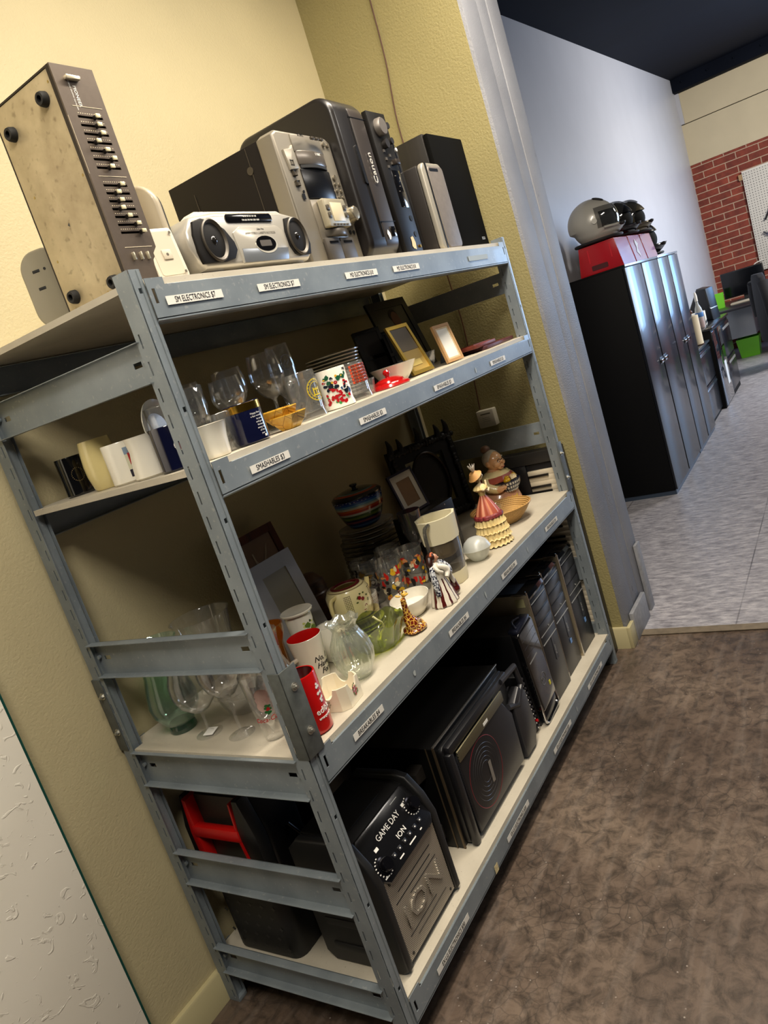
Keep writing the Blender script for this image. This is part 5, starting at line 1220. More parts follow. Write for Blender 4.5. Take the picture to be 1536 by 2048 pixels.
# ================================================================ bottom shelf
# party speaker with control panel
t = T('party_speaker', 'black portable speaker with silver mesh front and top control panel', 'speaker', (.083, .030, BT))
WI, HI, DI = .290, .345, .235
side = [(.012, 0), (.0, .02), (.0, .235), (.030, .262), (.055, .335), (.085, HI), (DI-.02, HI), (DI, HI-.02), (DI, .02), (DI-.02, 0)]
g = G(); g.prism([(y, z) for y, z in side], .012, WI-.012, 'x', .004); part('cabinet', g, KM, t)
for x0 in (-.002, WI-.020):
    g = G(); g.prism([(-.010, .012), (-.012, .245), (.006, .300), (.040, .352), (.075, .362), (DI-.03, .360), (DI+.004, .33), (DI+.004, .025), (DI-.02, -.0004), (.01, -.0004)], x0, x0+.024, 'x', .006, 3); bmp = part('bumper', g, mat('#131313', .5), t)
    g = G()
    for k in range(2): g.box((x0-.003 if x0 < .1 else x0+.022, .05, .040+.075*k), (x0+.002 if x0 < .1 else x0+.027, .20, .062+.075*k), .003)
    part('ridge', g, mat('#1b1b1b', .55), bmp)
GRL = grille('silver_speaker_mesh', '#b5ac9c', p=.0042, metal=.35)
g = G(); g.plate((.024, -.004, .018), (1, 0, 0), (0, 0, 1), [0, .020, .222, .242], [0, .018, .200, .222], lambda u, v: True, .0015)
gp_ = part('mesh_grille', g, GRL, t)

text('embossed_logo', 'ION', .082, GRL, gp_, (.145, -.0060, .110), ext=.0035, sx=1.25)
for z, a, b in ((.188, .060, .225), (.168, .040, .215), (.150, .100, .235), (.066, .050, .190), (.048, .080, .235)): part('groove', G().box((a, -.0062, z), (b, -.0055, z+.0016)), KM, gp_)
for x, z in ((.040, .030), (.250, .030), (.040, .226), (.250, .226)): part('screw', G().cyl((x, -.007, z), (x, -.004, z), .004, n=12), K, gp_)
Ms = Matrix.Translation((0, -.004, .248)) @ Euler((-.60, 0, 0)).to_matrix().to_4x4()

g = G(Ms); g.prism([(.020, 0), (.038, -.018), (.252, -.018), (.270, 0), (.270, .095), (.252, .108), (.038, .108), (.020, .095)], -.006, .012, 'y', .003); cp = part('control_panel', g, mat('#101012', .22, coat=.4), t)
def onp(x, z, d=.0065): return Ms @ Vector((x, -d, z))
Mr = (PI/2-.60, 0, 0)
text('lettering', 'GAME DAY', .0215, INKW, cp, onp(.140, .068), Mr, .0003); text('lettering', 'ION', .0185, INKW, cp, onp(.157, .032), Mr, .0006, sx=1.2)
for x, z in ((.052, .020), (.240, .052)):
    g = G(Ms @ Matrix.Translation((x, -.006, z)) @ Euler((PI/2, 0, 0)).to_matrix().to_4x4()); g.lathe([(0, 0), (.021, 0), (.021, .004), (.017, .005), (.016, .020), (.015, .022), (.0, .022)], 36); part('dial', g, mat('#2c2c32', .2, .9), cp)
    g = G(Ms)
    for k in range(14): a = PI*.75+k*PI*1.5/14-PI*.2; g.box((x+.0245*math.cos(a)-.002, -.0068, z+.0245*math.sin(a)-.0012), (x+.0245*math.cos(a)+.002, -.006, z+.0245*math.sin(a)+.0012))
    part('dial_scale', g, INKW, cp)
g = G(Ms)
for k in range(6): g.box((.088+k*.026, -.0085, .008), (.101+k*.026, -.005, .019), .001)
part('button', g, mat('#1c1c20', .4), cp)
g = G(Ms)
for k in range(6): g.box((.0925+k*.026, -.0089, .012), (.0965+k*.026, -.0085, .015)); 
for a, b in ((.100, .120), (.150, .182), (.030, .042), (.205, .214)): g.box((a, -.0068, -.004), (b, -.006, -.001))
g.box((.060, -.0068, .052), (.074, -.006, .060)); g.box((.213, -.0068, .066), (.224, -.006, .074)); g.box((.190, -.0068, .094), (.222, -.006, .0955)); part('printing', g, INKW, cp)
part('top_tray', G().box((.040, .085, HI-.001), (WI-.040, .225, HI+.003), .002), mat('#141414', .45), t)

# big party speaker
t = T('party_speaker', 'large black party speaker lying on its side with block feet and red-ringed woofer', 'speaker', (.515, .045, BT), .0)
RBD = grille('ribbed_black_vinyl', '#141414', '#080808', .004, r=.30, rough=.5, metal=0)
part('cabinet', G().box((0, .030, .0), (.475, .40, .330), .002), RBD, t)
part('left_side', G().box((-.0015, .032, .003), (.0, .398, .326)), mat('#0c0c0c', .35), t)
part('silver_edge', G().box((.0, .026, .3275), (.475, .032, .334), .001), mat('#c9c9c6', .2, .9), t)
g = G(); g.box((-.002, .026, 0), (.003, .032, .330)); g.box((-.003, .05, .0), (-.0015, .054, .33)); part('side_trim', g, mat('#6b5c48', .3, .6), t)
for z in (.055, .255):
    g = G(); g.prism([(z-.022, -.0015), (z+.022, -.0015), (z+.016, -.045), (z-.016, -.045)], .08, .125, 'y', .003)
    for v in g.bm.verts: v.co = Vector((v.co.z, v.co.y, v.co.x))
    part('block_foot', g, mat('#2a2622', .6), t)
part('front_baffle', G().prism(rrect(.010, .004, .465, .322, .02), .010, .031, 'y', .005), mat('#121214', .4), t)
BG = grille('black_speaker_mesh', '#33343a', '#040404', .0046, r=.36, rough=.3, metal=.6)
mg = part('mesh_grille', G().prism([(.045, .020), (.405, .020), (.415, .19), (.355, .275), (.050, .275), (.040, .26)], -.014, .012, 'y', .008, 3), BG, t)
g = G(Matrix.Translation((.165, -.0145, .145)) @ Euler((PI/2, 0, 0)).to_matrix().to_4x4()); g.lathe([(.100, -.002), (.104, .000), (.108, -.002)], 56); part('red_ring', g, mat('#7a1420', .4), mg)
g = G(Matrix.Translation((.165, -.0142, .145)) @ Euler((PI/2, 0, 0)).to_matrix().to_4x4())
for k in range(5): g.lathe([(.030+.013*k, -.001), (.0315+.013*k, .0006), (.033+.013*k, -.001)], 48)
part('cone_rings', g, mat('#3c3c3e', .35, .5), mg)
part('gloss_strip', G().box((.045, -.017, .255), (.38, -.010, .290), .003), grille('bright_mesh', '#8b8468', '#111111', .0046, r=.36), t)
part('badge', G().box((.218, -.0175, .262), (.250, -.0165, .272)), INKW, t)
o = part('logo_plate', G().box((-.008, -.0158, -.034), (.008, -.0150, .034)), mat('#a8a49c', .3, .7), mg); o.location = (.190, 0, .128); o.rotation_euler = (0, .05, 0)
g = G(); g.box((.02, -.010, .288), (.455, .012, .320), .008); g.box((.010, -.012, .0), (.040, .012, .300), .010); part('bumper', g, mat('#17171a', .35), t)
g = G(); g.tube([(.405, -.006, .305), (.520, -.008, .298), (.532, -.008, .225), (.470, -.008, .185), (.408, -.006, .210)], .011, 10, 0); g.prism([(.43, .01), (.51, .01), (.548, .06), (.540, .20), (.50, .235), (.43, .20)], -.016, .03, 'y', .008); part('handle_frame', g, mat('#26262a', .35), t)

# small mixer leaning
t = T('audio_mixer', 'small black audio mixer with rows of knobs, one red, leaning by the party speaker', 'mixer', (1.100, .070, BT), 0, None, 0, -.11)
part('casing', G().prism(rrect(0, .0, .03, .235, .004), -.010, .16, 'y', .003), mat('#141416', .4), t)
g = G(); rn = random.Random(2)
for k in range(11):
    for j in range(2): g.cyl((.006+.014*j, -.010, .020+.0195*k), (.006+.014*j, -.020, .020+.0195*k), .0048, n=10)
part('knob', g, mat('#2c2c30', .35), t); g = G()
for k in range(11): g.cyl((.006, -.020, .020+.0195*k), (.006, -.0212, .020+.0195*k), .002, n=8)
part('knob_cap', g, INKW, t); part('red_knob', G().cyl((.020, -.010, .040), (.020, -.021, .040), .0055, n=12), mat('#b01018', .3), t)

# towers
t = T('computer_tower', 'glossy black computer tower with a round logo, leftmost, tilted toward the mixer', 'computer', (1.138, .040, BT), 0, None, 0, -.085)
part('case', G().box((.004, .016, .0), (.148, .40, .375), .004), mat('#101012', .3), t)
fr = part('front_bezel', G().prism(rrect(.006, .055, .146, .372, .014), -.012, .016, 'y', .006, 3), KS, t)
part('chrome_foot_frame', G().tube([(.012, -.006, .100), (.010, -.006, .012), (.075, -.006, .006), (.142, -.006, .012), (.142, -.006, .06)], .005, 8, 4), mat('#b9b9bb', .12, 1), t)
part('lower_vent', G().box((.014, -.008, .014), (.138, .012, .056), .003), mat('#20242c', .15, .6), t)
g = G(Matrix.Translation((.080, -.0122, .150)) @ Euler((PI/2, 0, 0)).to_matrix().to_4x4()); g.lathe([(.021, 0), (.0225, .0008), (.024, 0)], 40); part('logo_ring', g, SILD, fr)
text('lettering', 'DELL', .0125, SILD, fr, (.080, -.0128, .150))
g = G(); g.box((.020, -.0128, .246), (.095, -.0118, .250)); part('slot', g, SIL, fr)
g = G()
for z in (.275, .305, .335): g.box((.016, -.0124, z), (.136, -.0118, z+.0012))
part('seam', g, mat('#2c2c30', .3), fr)
part('yellow_sticker', G().box((.112, -.0128, .100), (.124, -.0121, .116)), mat('#d8cf3a', .5), fr)
g = G(); g.box((.012, -.010, .365), (.14, .03, .385), .008); g.tube([(.03, .0, .385), (.05, .02, .40), (.09, .01, .395)], .004, 8, 3); part('top_buttons', g, mat('#1a1d2a', .2, .3), t)
HS = mat('#b1a58c', .3, .7); HG = mat('#0c0f14', .12, coat=.8)
for i, (x, w_, dy, lb) in enumerate([(1.291, .172, .0, 'black computer tower with silver side, just right of the tilted glossy tower'), (1.474, .172, .010, 'black computer tower in the middle between two similar towers'), (1.660, .176, .006, 'rightmost black computer tower, next to the piano keys')]):
    t = T('computer_tower', lb, 'computer', (x, .045+dy, BT), 0); h_ = .440
    part('side_cover', G().prism([(.0, .0), (.40, .0), (.40, h_), (.0, h_)], .0, .006, 'x', .001), HS if i != 1 else mat('#23211f', .4), t)
    part('case', G().box((.006, .022, .0), (w_, .41, h_-.002), .003), mat('#101012', .35), t)
    part('front_bezel', G().box((.006, .0, .0), (w_, .024, h_-.030), .003), mat('#16171b', .35), t)
    g = G(); g.prism([(.002, h_-.030), (-.002, h_-.018), (.004, h_-.004), (.018, h_), (.05, h_), (.05, h_-.030)], .006, w_, 'x', .002); part('glossy_cap', g, HG, t)
    part('chrome_trim', G().tube([(.004, -.001, .002), (.004, -.002, h_-.024), (.004, .006, h_-.004), (.004, .024, h_+.001), (.004, .06, h_+.001)], .0028, 8, 4), mat('#d0d0ce', .15, 1), t)
    g = G()
    for z in (.352, .308, .264): g.box((.014, -.0025, z), (w_-.010, .002, z+.038), .001)
    part('drive_bay', g, mat('#1c1e24', .3), t)
    g = G(); g.box((.014, -.0032, .3945), (w_-.012, -.0005, .3975)); g.box((.020, -.0034, .259), (w_-.008, -.0005, .2615)); g.box((.020, -.0034, .226), (w_-.008, -.0005, .2285)); part('silver_line', g, SIL, t)
    part('vent_strip', G().box((w_*.58, -.0015, .13), (w_*.72, .001, .225)), mat('#2a2c31', .3), t)
    text('lettering', 'hp', .011, SIL, t, (w_*.62, -.0034, .272)); text('lettering', 'COMPAQ', .0088, SIL, t, (w_*.65, -.0022, .168), (PI/2, PI/2, 0))
    if i: part('blue_sticker', G().box((w_*.60, -.0025, .100), (w_*.60+.016, -.0008, .118)), mat('#6d9ad6', .3), t)
    if i == 0:
        part('paper_label', G().box((.03, .05, h_-.0015), (.12, .16, h_-.0005)), mat('#3d4a5c', .4), t); part('green_sticker', G().box((-.001, .015, h_-.045), (.0, .05, h_-.012)), mat('#b5b083', .5), t)
t = T('cable_bundle', 'dark navy coiled round dish on top of the computer towers', 'coil', (1.520, .27, BT+.4425))
g = G()
for k in range(5): g.tube([((.105-.012*k)*math.cos(a), (.105-.012*k)*math.sin(a), .010+.009*k) for a in [q*2*PI/28 for q in range(28)]], .0085, 8, 2, closed=True)
part('coil', g, mat('#0b0f2a', .25, coat=.4), t)

# left: bin, charger, blue device
t = T('storage_bin', 'dark grey plastic bin with a star pattern at the left end of the bottom shelf', 'bin', (.175, .455, BT), .0)
g = G(); g.prism(rrect(-.125, -.118, .125, .118, .035), 0, .215, 'z', .008); part('body', g, mat('#191817', .55), t)
g = G()
for i in range(5):
    for k in range(6):
        cy, cz = -.085+.042*i+(.02 if k % 2 else 0), .03+.032*k
        g.raw([(-.1256, cy+(.009 if q % 2 == 0 else .004)*math.cos(q*PI/4), cz+(.009 if q % 2 == 0 else .004)*math.sin(q*PI/4)) for q in range(8)], [tuple(range(8))])
part('star_pattern', g, mat('#2f2d2a', .5), t)
t = T('battery_charger', 'black boxy charger with a bright red carrying handle on top of the bin', 'charger', (.062, .335, BT+.2165), 0)
g = G(); g.prism([(.0, .0), (.245, .0), (.262, .05), (.262, .16), (.235, .262), (.030, .262), (-.005, .16)], .028, .155, 'x', .014, 3); part('casing', g, mat('#100f0f', .35), t)
g = G(); g.prism([(.235, .04), (.262, .06), (.262, .165), (.235, .262), (.225, .262), (.235, .16), (.225, .05)], -.008, .03, 'x', .003); part('end_cheek', g, mat('#171615', .4), t)
g = G(); g.prism([(.0, .02), (.04, .02), (.060, .16), (.040, .262), (.020, .262), (-.003, .16)], -.010, .03, 'x', .006); part('end_cheek', g, mat('#171615', .4), t)
RH = mat('#b50f0c', .35); g = G()
g.box((-.016, .052, .140), (.010, .228, .176), .008); g.prism([(.222, .045), (.236, .052), (.240, .15), (.226, .255), (.214, .25), (.214, .05)], -.012, .028, 'x', .002); g.prism([(.046, .03), (.052, .03), (.064, .155), (.052, .255), (.046, .255), (.057, .155)], -.012, .028, 'x', .001)
part('handle', g, RH, t)
part('recess', G().box((.020, .055, .045), (.029, .225, .25)), mat('#2a2823', .5), t)
part('cable', G().tube([(.10, -.004, .12), (.12, -.02, .07), (.14, -.015, .04), (.15, .0, .02)], .004, 8, 4), K, t)
t = T('desk_phone', 'dark blue-edged desk unit with a keypad behind the front speaker', 'phone', (.264, .365, BT), -.2)
g = G(); g.prism([(0, 0), (.20, 0), (.20, .44), (.0, .36)], .055, .19, 'x', .006); part('casing', g, mat('#12161c', .35), t)
Mk = Matrix.Translation((.06, .0, .362)) @ Euler((.38, 0, 0)).to_matrix().to_4x4()
g = G(Mk)
for a in range(4):
    for b in range(3): g.box((.018+.030*b, .04+.030*a, .004), (.038+.030*b, .058+.030*a, .009), .002)
part('keypad', g, K, t); g = G(Mk)
for a in range(4):
    for b in range(3): g.box((.026+.030*b, .047+.030*a, .009), (.031+.030*b, .050+.030*a, .0095))
part('key_marks', g, SILD, t)
part('blue_trim', G().tube([(.052, .0, .372), (.052, .07, .402), (.053, .13, .428)], [.004, .010, .004], 8, 4), mat('#27508c', .2, coat=.5), t)

# ================================================================ the office beyond the column
CB = mat('#14161c', .3, .55, coat=.3); CBS = mat('#050506', .6, spec=.15); CHR = mat('#c9cccf', .12, 1)
def cabinet(label, x0, x1, h, split):
    t = T('storage_cabinet', label, 'cabinet', (x0, .15, .003)); W = x1-x0
    g = G(); g.box((0, .018, .03), (W, .485, h-.012), .002); g.box((0, .0, h-.014), (W, .488, h), .002); part('body', g, [CBS], t)
    part('plinth', G().box((.005, .012, 0), (W-.005, .47, .034)), mat('#3a4656', .3, .3), t)
    part('top_edge', G().box((0, -.004, h-.016), (W, .0, h), .001), mat('#8d9094', .25, .6), t)
    for a, b, s in ((.004, split-.016, 1), (split+.016, W-.004, -1)):
        d = part('door', G().box((a, .0, .036), (b, .017, h-.02), .002), CB, t)
        hx = b-.05 if s > 0 else a+.05
        g = G(); g.box((hx-.055, -.002, .872), (hx+.055, .001, .922), .001); g.mi = 1; g.box((hx-.048, -.014, .880), (hx+.048, -.002, .906), .003)
        part('door_handle', g, [K, CHR], d)
    part('door_gap', G().box((split-.016, .012, .036), (split+.016, .018, h-.02)), mat('#050506', .6), t)
    return t
cabinet('tall black two-door cabinet nearest the grey column', 4.275, 5.335, 1.620, .50)
cabinet('second tall black two-door cabinet, beyond the first one', 5.355, 6.215, 1.620, .43)
t = T('filing_cabinet', 'low black lateral filing cabinet with two blue-white drawer pulls', 'filing cabinet', (6.30, .185, .003))
part('body', G().box((0, .016, 0), (.74, .44, .70), .003), CBS, t)
for z in (.04, .365):
    d = part('drawer', G().box((.006, 0, z), (.734, .016, z+.315), .003), CB, t); part('drawer_pull', G().box((.03, -.006, z+.270), (.71, .002, z+.290), .002), mat('#9fb4c4', .15, .9), d)
part('top_edge', G().box((-.004, -.006, .700), (.744, .44, .718), .002), mat('#4a5560', .25, .3), t)
t = T('filing_cabinet', 'black cabinet with a glass-like front panel between the filing cabinet and the desk', 'filing cabinet', (7.06, .145, .003))
part('body', G().box((0, .012, 0), (1.26, .48, .80), .003), CBS, t)
part('glossy_door', G().box((.004, 0, .02), (.60, .014, .78), .003), mat('#1c2836', .08, .3, coat=1), t)
for z in (.06, .42):
    d = part('drawer', G().box((.61, 0, z), (1.25, .014, z+.34), .003), CB, t); part('drawer_pull', G().box((.68, -.008, z+.28), (1.18, .001, z+.305), .002), SIL, d)
part('paper_note', G().box((.36, -.002, .18), (.50, -.0005, .42)), mat('#cfd6dc', .5), t)
part('top', G().box((-.01, -.01, .80), (1.27, .49, .825), .003), mat('#1d1f24', .25, coat=.4), t)

# step stools and helmets
RD = mat('#b3101a', .22, coat=.5)
def stool(label, x):
    t = T('step_stool', label, 'step stool', (x, .155, 1.6235))
    g = G(); w_ = .36
    for s_, xx in ((1, 0), (-1, w_)):
        g.prism([(0, 0), (.30, 0), (.272, .185), (.028, .185)], xx, xx+s_*.010, 'x', .002)
    g.box((0, .028, .178), (w_, .272, .190), .004)
    g.raw([(0, 0, 0), (w_, 0, 0), (w_, .028, .185), (0, .028, .185), (0, .008, 0), (w_, .008, 0), (w_, .036, .180), (0, .036, .180)], [(0, 1, 2, 3), (4, 7, 6, 5), (0, 4, 5, 1)]); part('body', g, RD, t)
    g = G(); g.box((-.0015, .06, .075), (.0, .068, .165)); g.box((-.0015, .21, .075), (.0, .218, .165)); part('rib', g, mat('#d02630', .25), t)
    part('hand_slot', G().prism(rrect(.10, .022, .21, .055, .006), -.002, .0, 'x'), mat('#4a060a', .5), t); return t
for i, lb in enumerate(['red plastic step stool nearest the column, on top of the black cabinets', 'middle red plastic step stool on top of the black cabinets', 'farthest red plastic step stool on top of the black cabinets']):
    x = 4.31+.385*i
    t = stool(lb, x)
    if i == 1: 
        g = G(); rn = random.Random(1); g.raw([(.10+.08*rn.random()*(1 if k % 2 else .4)*math.cos(k*.5)+.06, -.0015+.014*((.09+.07*math.sin(k*.5))/.1), .09+.07*math.sin(k*.5)) for k in range(12)], [tuple(range(12))]); part('white_label', g, INKW, t)
HG_ = mat('#b3b0a6', .3, .1, coat=.5); HB = mat('#141416', .2, coat=.6)
def helmet(label, loc, rz, shellm, up, s=1.0):
    t = T('motorcycle_helmet', label, 'helmet', loc, rz)
    tb = bmesh.new(); bmesh.ops.create_uvsphere(tb, u_segments=40, v_segments=28, radius=1)
    kill = []
    for v in tb.verts:
        x, y, z = v.co
        fy = -y
        k = 1.0
        if fy > 0 and z < .15: k = 1 + .36*fy*min(1, (.15-z)/.45)
        if fy < 0 and z < -.3: k = .86
        v.co = Vector((x*.122*s, y*.150*s*k, z*.140*s + .128*s))
    for v in tb.verts:
        if v.co.z < .018*s: v.co.z = .018*s
    def opening(c): return c.y < -.045*s and .088*s < c.z < .180*s - max(0, (abs(c.y)-.10*s))*0 and (abs(c.x) < .118*s)
    g = G(); g.mi = 0
    fs = [f for f in tb.faces if opening(f.calc_center_median())]
    bmesh.ops.delete(tb, geom=fs, context='FACES')
    g._put(tb); part('shell', g, shellm, t)
    g = G(); g.sph((0, .0, .128*s), (.108*s, .134*s, .106*s), 28, 18); part('lining', g, mat('#0a0a0a', .9), t)
    tb = bmesh.new(); bmesh.ops.create_uvsphere(tb, u_segments=40, v_segments=28, radius=1)
    for v in tb.verts: v.co = Vector((v.co.x*.125*s, v.co.y*.158*s, v.co.z*.140*s))
    fs = [f for f in tb.faces if not (f.calc_center_median().y < -.018*s and -.052*s < f.calc_center_median().z < .078*s)]
    bmesh.ops.delete(tb, geom=fs, context='FACES')
    R_ = Euler((-1.15 if up else 0, 0, 0)).to_matrix()
    for v in tb.verts: v.co = R_ @ v.co + Vector((0, 0, .128*s))
    vz = G(); vz._put(tb); part('visor', vz, GLV, t, 'raised clear visor' if up else 'smoky visor')
    for s_ in (-1, 1):
        g = G(); g.cyl((s_*.116*s, -.012*s, .128*s), (s_*.1285*s, -.012*s, .128*s), .016*s, n=20); part('visor_pivot', g, shellm, t)
    g = G(); g.tube([(.124*s*math.sin(a), -.150*s*math.cos(a)-.012*s, .066*s+.012*s*abs(math.sin(a))) for a in [PI*(k-8)/20 for k in range(17)]], .007*s, 8, 2); part('chin_ridge', g, shellm, t)
    g = G()
    for s_ in (-1, 1): g.sph((s_*.045*s, -.060*s, .248*s), (.012*s, .035*s, .008*s), rot=(.45, 0, 0)); g.sph((s_*.070*s, -.165*s, .072*s), (.022*s, .018*s, .012*s)); pass
    part('vent', g, KM, t)
    g = G(); g.tube([(.112*s*math.cos(a), .140*s*math.sin(a)-.01*s, .018*s) for a in [k*2*PI/30 for k in range(30)]], .009*s, 8, 2, closed=True); part('neck_trim', g, KM, t)
    return t
helmet('silver-grey full-face helmet with smoky visor, nearest on the red stools', (4.46, .330, 1.812), .25, HG_, False, 1.12)
helmet('black helmet with raised clear visor, second along the red stools', (4.90, .290, 1.814), .2, HB, True, .95)
helmet('gold-grey helmet with raised visor, third along the red stools', (5.26, .280, 1.814), .25, mat('#6f6753', .25, .6, coat=.4), True, .98)
helmet('dark helmet standing directly on the second cabinet, last of the row', (5.66, .330, 1.6245), .2, HB, True, 1.15)

# things on the filing cabinets
t = T('paper_towel_roll', 'roll of white paper towels on a wooden-knobbed holder', 'paper towels', (6.735, .243, .721))
RL = mat('#ddd0b4', .8, bump=.4, bs=80); part('roll', G().lathe([(.02, .012), (.062, .012), (.062, .285), (.02, .285), (.02, .012)], 36), RL, t)
g = G(); g.lathe([(0, 0), (.07, 0), (.07, .010), (0, .010)], 30); g.cyl((0, 0, .01), (0, 0, .31), .009); part('holder', g, mat('#3a2416', .4), t); part('holder_knob', G().sph((0, 0, .322), .022), mat('#5a3420', .35), t)
t = T('paper_box', 'flat white box on the lateral filing cabinet beside the paper towels', 'box', (6.93, .50, .721)); part('box', G().box((-.10, -.06, 0), (.10, .08, .12), .004), mat('#c9c2b2', .6), t)
t = T('paper_pad', 'small white pad lying at the front of the lateral filing cabinet', 'paper pad', (6.42, .27, .721)); part('sheets', G().box((-.08, -.06, 0), (.08, .06, .02), .001), mat('#dcdcd6', .6), t)
t = T('wall_tray', 'dark tray-like monitor back behind the paper towels', 'tray', (6.72, .53, .721)); part('housing', G().box((-.16, -.03, .0), (.26, .03, .36), .008), mat('#101012', .5), t); part('top_ledge', G().box((-.17, -.05, .36), (.27, .04, .385), .004), mat('#4a4138', .5), t)
t = T('spray_bottle', 'clear plastic bottle with blue label and pink liquid by the paper towels', 'bottle', (7.28, .255, .829))
part('body', G().lathe([(0, 0), (.036, 0), (.038, .01), (.036, .08), (.038, .16), (.030, .20), (.014, .24), (.012, .27), (0, .27)], 28), GLF, t); part('liquid', G().lathe([(0, .003), (.033, .005), (.033, .10), (0, .101)], 24), mat('#b5687a', .3), t)
part('label', G().lathe([(.0375, .11), (.0385, .112), (.039, .155), (.038, .157)], 28), mat('#4a78b5', .4), t); part('cap', G().lathe([(0, .27), (.015, .27), (.015, .33), (.008, .36), (0, .36)], 20), INKW, t)
t = T('card_box', 'open white box with papers on the black glossy-front cabinet', 'box', (7.52, .33, .829), .1); part('box', G().box((-.11, -.09, 0), (.11, .09, .14), .004), mat('#d5d2c8', .6), t); part('dark_stripe', G().box((-.112, -.0915, .02), (.09, -.0895, .045)), KM, t)
t = T('desk_scanner', 'black slanted device with a light blue screen on the glossy-front cabinet', 'scanner', (7.98, .33, .829), -.3)
part('body', G().prism([(-.14, 0), (.12, 0), (.14, .10), (-.02, .36), (-.12, .34)], -.09, .10, 'x', .02, 3), mat('#14161a', .3), t)
M_SCR = NT('lit_screen'); M_SCR.set(col=lin('#6fa8d8'), emis=lin('#8fc4f0'), emist=.5, rough=.3)
g = G(); g.X = Matrix.Translation((0, -.145, .10)) @ Euler((-.43, 0, 0)).to_matrix().to_4x4(); g.box((-.06, -.004, .05), (.06, .004, .20), .003)
part('screen', g, M_SCR.m, t); g = G(); g.X = Matrix.Translation((0, -.145, .10)) @ Euler((-.43, 0, 0)).to_matrix().to_4x4(); g.box((-.085, -.001, .02), (.085, .006, .25), .008); part('screen_bezel', g, SIL, t)

# desk with things
t = T('desk', 'black-topped office desk against the brick wall', 'desk', (9.7, -1.1, .003))
part('desktop', G().box((0, 0, .72), (1.6, 1.62, .75), .004), mat('#1b1a1e', .3), t)
for x, y in ((.05, .05), (.05, 1.50), (1.5, .05), (1.5, 1.5)): part('leg', G().box((x, y, 0), (x+.05, y+.05, .72), .004), mat('#16181e', .35), t)
part('side_panel', G().box((.6, 1.2, .30), (1.5, 1.58, .72), .004), mat('#9ba0a6', .35, .3), t)
t = T('computer_monitor', 'black flat computer monitor on the desk in front of the brick wall', 'monitor', (10.75, .18, .7535), -PI/2-.0)
part('panel', G().box((-.27, 0, .07), (.27, .035, .42), .006), mat('#101014', .25), t); part('screen', G().box((-.255, -.002, .085), (.255, .0, .405)), mat('#08090c', .1), t)
part('stand', G().prism([(-.03, 0), (.03, 0), (.03, .12), (-.03, .12)], .035, .05, 'y'), KM, t); part('stand_base', G().box((-.12, -.06, .0), (.12, .10, .012), .004), KM, t)
t = T('keyboard_tray', 'pale beige strip in front of the monitor on the desk', 'keyboard', (10.30, .10, .7535)); part('keys', G().box((0, -.22, 0), (.16, .24, .022), .004), mat('#b5ab98', .5), t)
GRN = mat('#6fc42a', .35)
for lb, loc, a, b in (('small lime green container on the desk by the brick corner', (10.35, .465, .7535), (-.06, -.06, 0), (.06, .06, .20)), ('lime green bin on the floor under the desk', (10.55, .24, .0035), (-.15, -.18, 0), (.15, .18, .26)), ('lime green bin farther right on the floor under the desk', (10.5, -.28, .0035), (-.15, -.16, 0), (.15, .16, .22))):
    t = T('plastic_bin', lb, 'bin', loc); g = G(); g.lathe(shell([(abs(b[0])*1.1, 0), (abs(b[0])*1.35, b[2])], .004), 4, a0=PI/4, a1=2*PI+PI/4); part('body', g, GRN, t, ang=20)
# chair with jacket
t = T('office_chair', 'black office chair on castors in front of the desk', 'office chair', (8.95, -.42, .0035), .3)
part('seat', G().box((-.25, -.25, .44), (.25, .25, .52), .035, 3), mat('#15151a', .7), t); part('backrest', G().box((-.23, .22, .60), (.23, .28, 1.02), .03, 3), mat('#15151a', .7), t)
part('stem', G().cyl((0, 0, .10), (0, 0, .45), .03), KM, t)
for k in range(5):
    a = k*2*PI/5+.5; p = part('base_arm', G().tube([(0, 0, .13), (.15*math.cos(a), .15*math.sin(a), .11), (.30*math.cos(a), .30*math.sin(a), .08)], [.028, .022, .018], 8, 3), KM, t)
    part('castor', G().cyl((.30*math.cos(a)-.02, .30*math.sin(a), .032), (.30*math.cos(a)+.02, .30*math.sin(a), .032), .030), K, p)
part('back_bracket', G().box((-.03, .24, .45), (.03, .27, .65)), KM, t)
t = T('jacket', 'black jacket hanging over the back of the office chair', 'jacket', (8.87, -.17, .0035), .3)
g = G()
def jk(z):
    k = 1 if z > .9 else 1.05; w_ = {1.12: .12, 1.08: .22, .95: .27, .70: .29, .35: .25}[z]
    return [(w_*math.cos(a)*(1+.05*math.cos(5*a)), (.055+.02*(1.1-z))*math.sin(a)+.0, ) for a in [q*2*PI/28 for q in range(28)]]
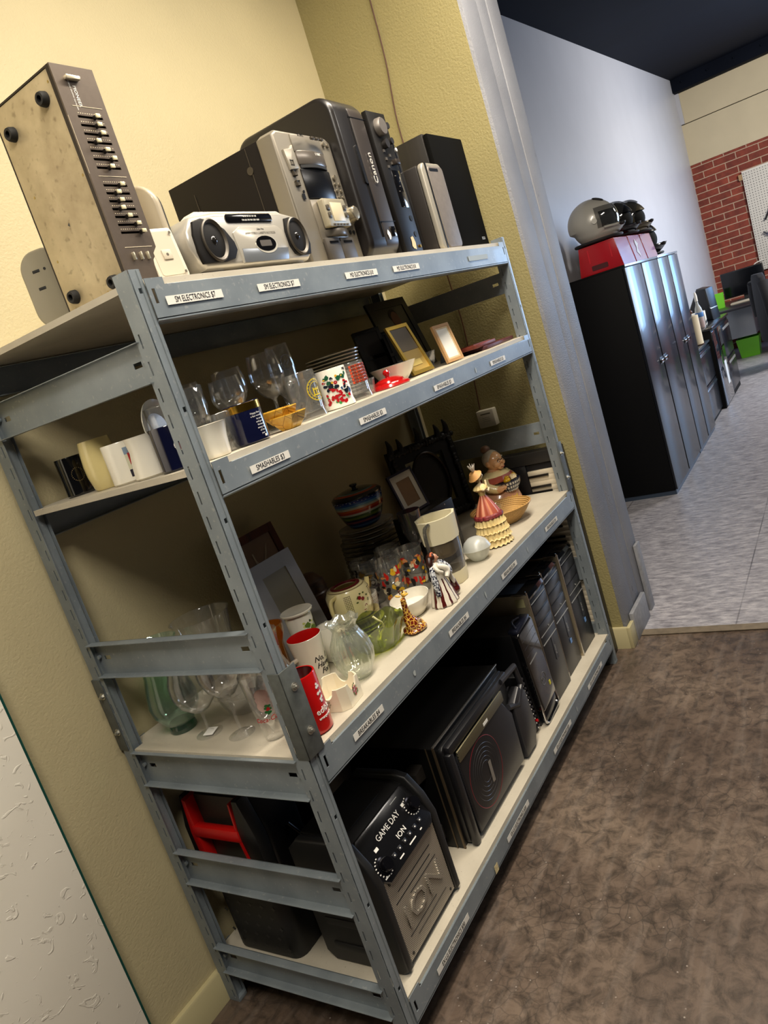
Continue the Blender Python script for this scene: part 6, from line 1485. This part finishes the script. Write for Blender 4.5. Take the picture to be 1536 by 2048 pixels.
loft(g, [.35, .70, .95, 1.08, 1.12], jk); g.X = Matrix.Translation((0, 0, 0)); g.tube([(-.24, 0, 1.02), (-.31, 0, .85), (-.32, .0, .60)], [.07, .065, .05], 12, 4); g.tube([(.24, 0, 1.02), (.31, 0, .85), (.30, .0, .62)], [.07, .065, .05], 12, 4); part('body', g, mat('#121216', .85, bump=.3, bs=30), t)

# pegboard and tools
t = T('pegboard', 'white pegboard mounted on the brick wall', 'pegboard', (11.66, .018, 1.035))
PB = NT('peg_holes'); o = PB.sep(PB.mapping((28, 28, 28))); fu = PB.math('SUBTRACT', PB.math('FRACT', o[1]), .5); fv = PB.math('SUBTRACT', PB.math('FRACT', o[2]), .5)
d = PB.math('SQRT', PB.math('ADD', PB.math('MULTIPLY', fu, fu), PB.math('MULTIPLY', fv, fv))); PB.set(col=PB.mix(PB.math('LESS_THAN', d, .17), lin('#d9d6ce'), lin('#3a3836')), rough=.6)
part('board', G().box((-.006, -1.3, 0), (.0, 0, 1.40), .001), PB.m, t); part('frame', G().box((-.012, -1.3, 1.395), (.0, 0, 1.41)), mat('#e5e2da', .5), t)
for z in (.0, 1.32): part('wooden_block', G().box((.0, -.02, z-.02), (.038, .05, z+.06)), mat('#a88a62', .6), t)
t = T('pry_bar', 'black bar tool hanging on the white pegboard', 'tool', (11.62, -.26, 1.72)); part('bar', G().tube([(0, .10, .0), (0, .08, .015), (0, -.10, .32)], [.016, .012, .016], 8, 3), K, t)
t = T('hand_saw', 'blue-grey long tool hanging below the black bar on the pegboard', 'tool', (11.615, -.24, 1.50)); part('blade', G().tube([(0, .10, .0), (0, .02, .06), (0, -.22, .22)], [.008, .028, .024], 8, 3, flat=.4), mat('#7d86a8', .3, .6), t); part('handle', G().tube([(0, .13, .05), (0, .06, -.01)], .012, 8, 0), mat('#22263a', .4), t)
t = T('cable', 'white cable curving down from the pegboard to the desk', 'cable', (11.64, .06, .755)); part('wire', G().tube([(0, -.10, .42), (0, .02, .40), (0, .07, .30), (0, .06, .02)], .008, 8, 6), INKW, t)
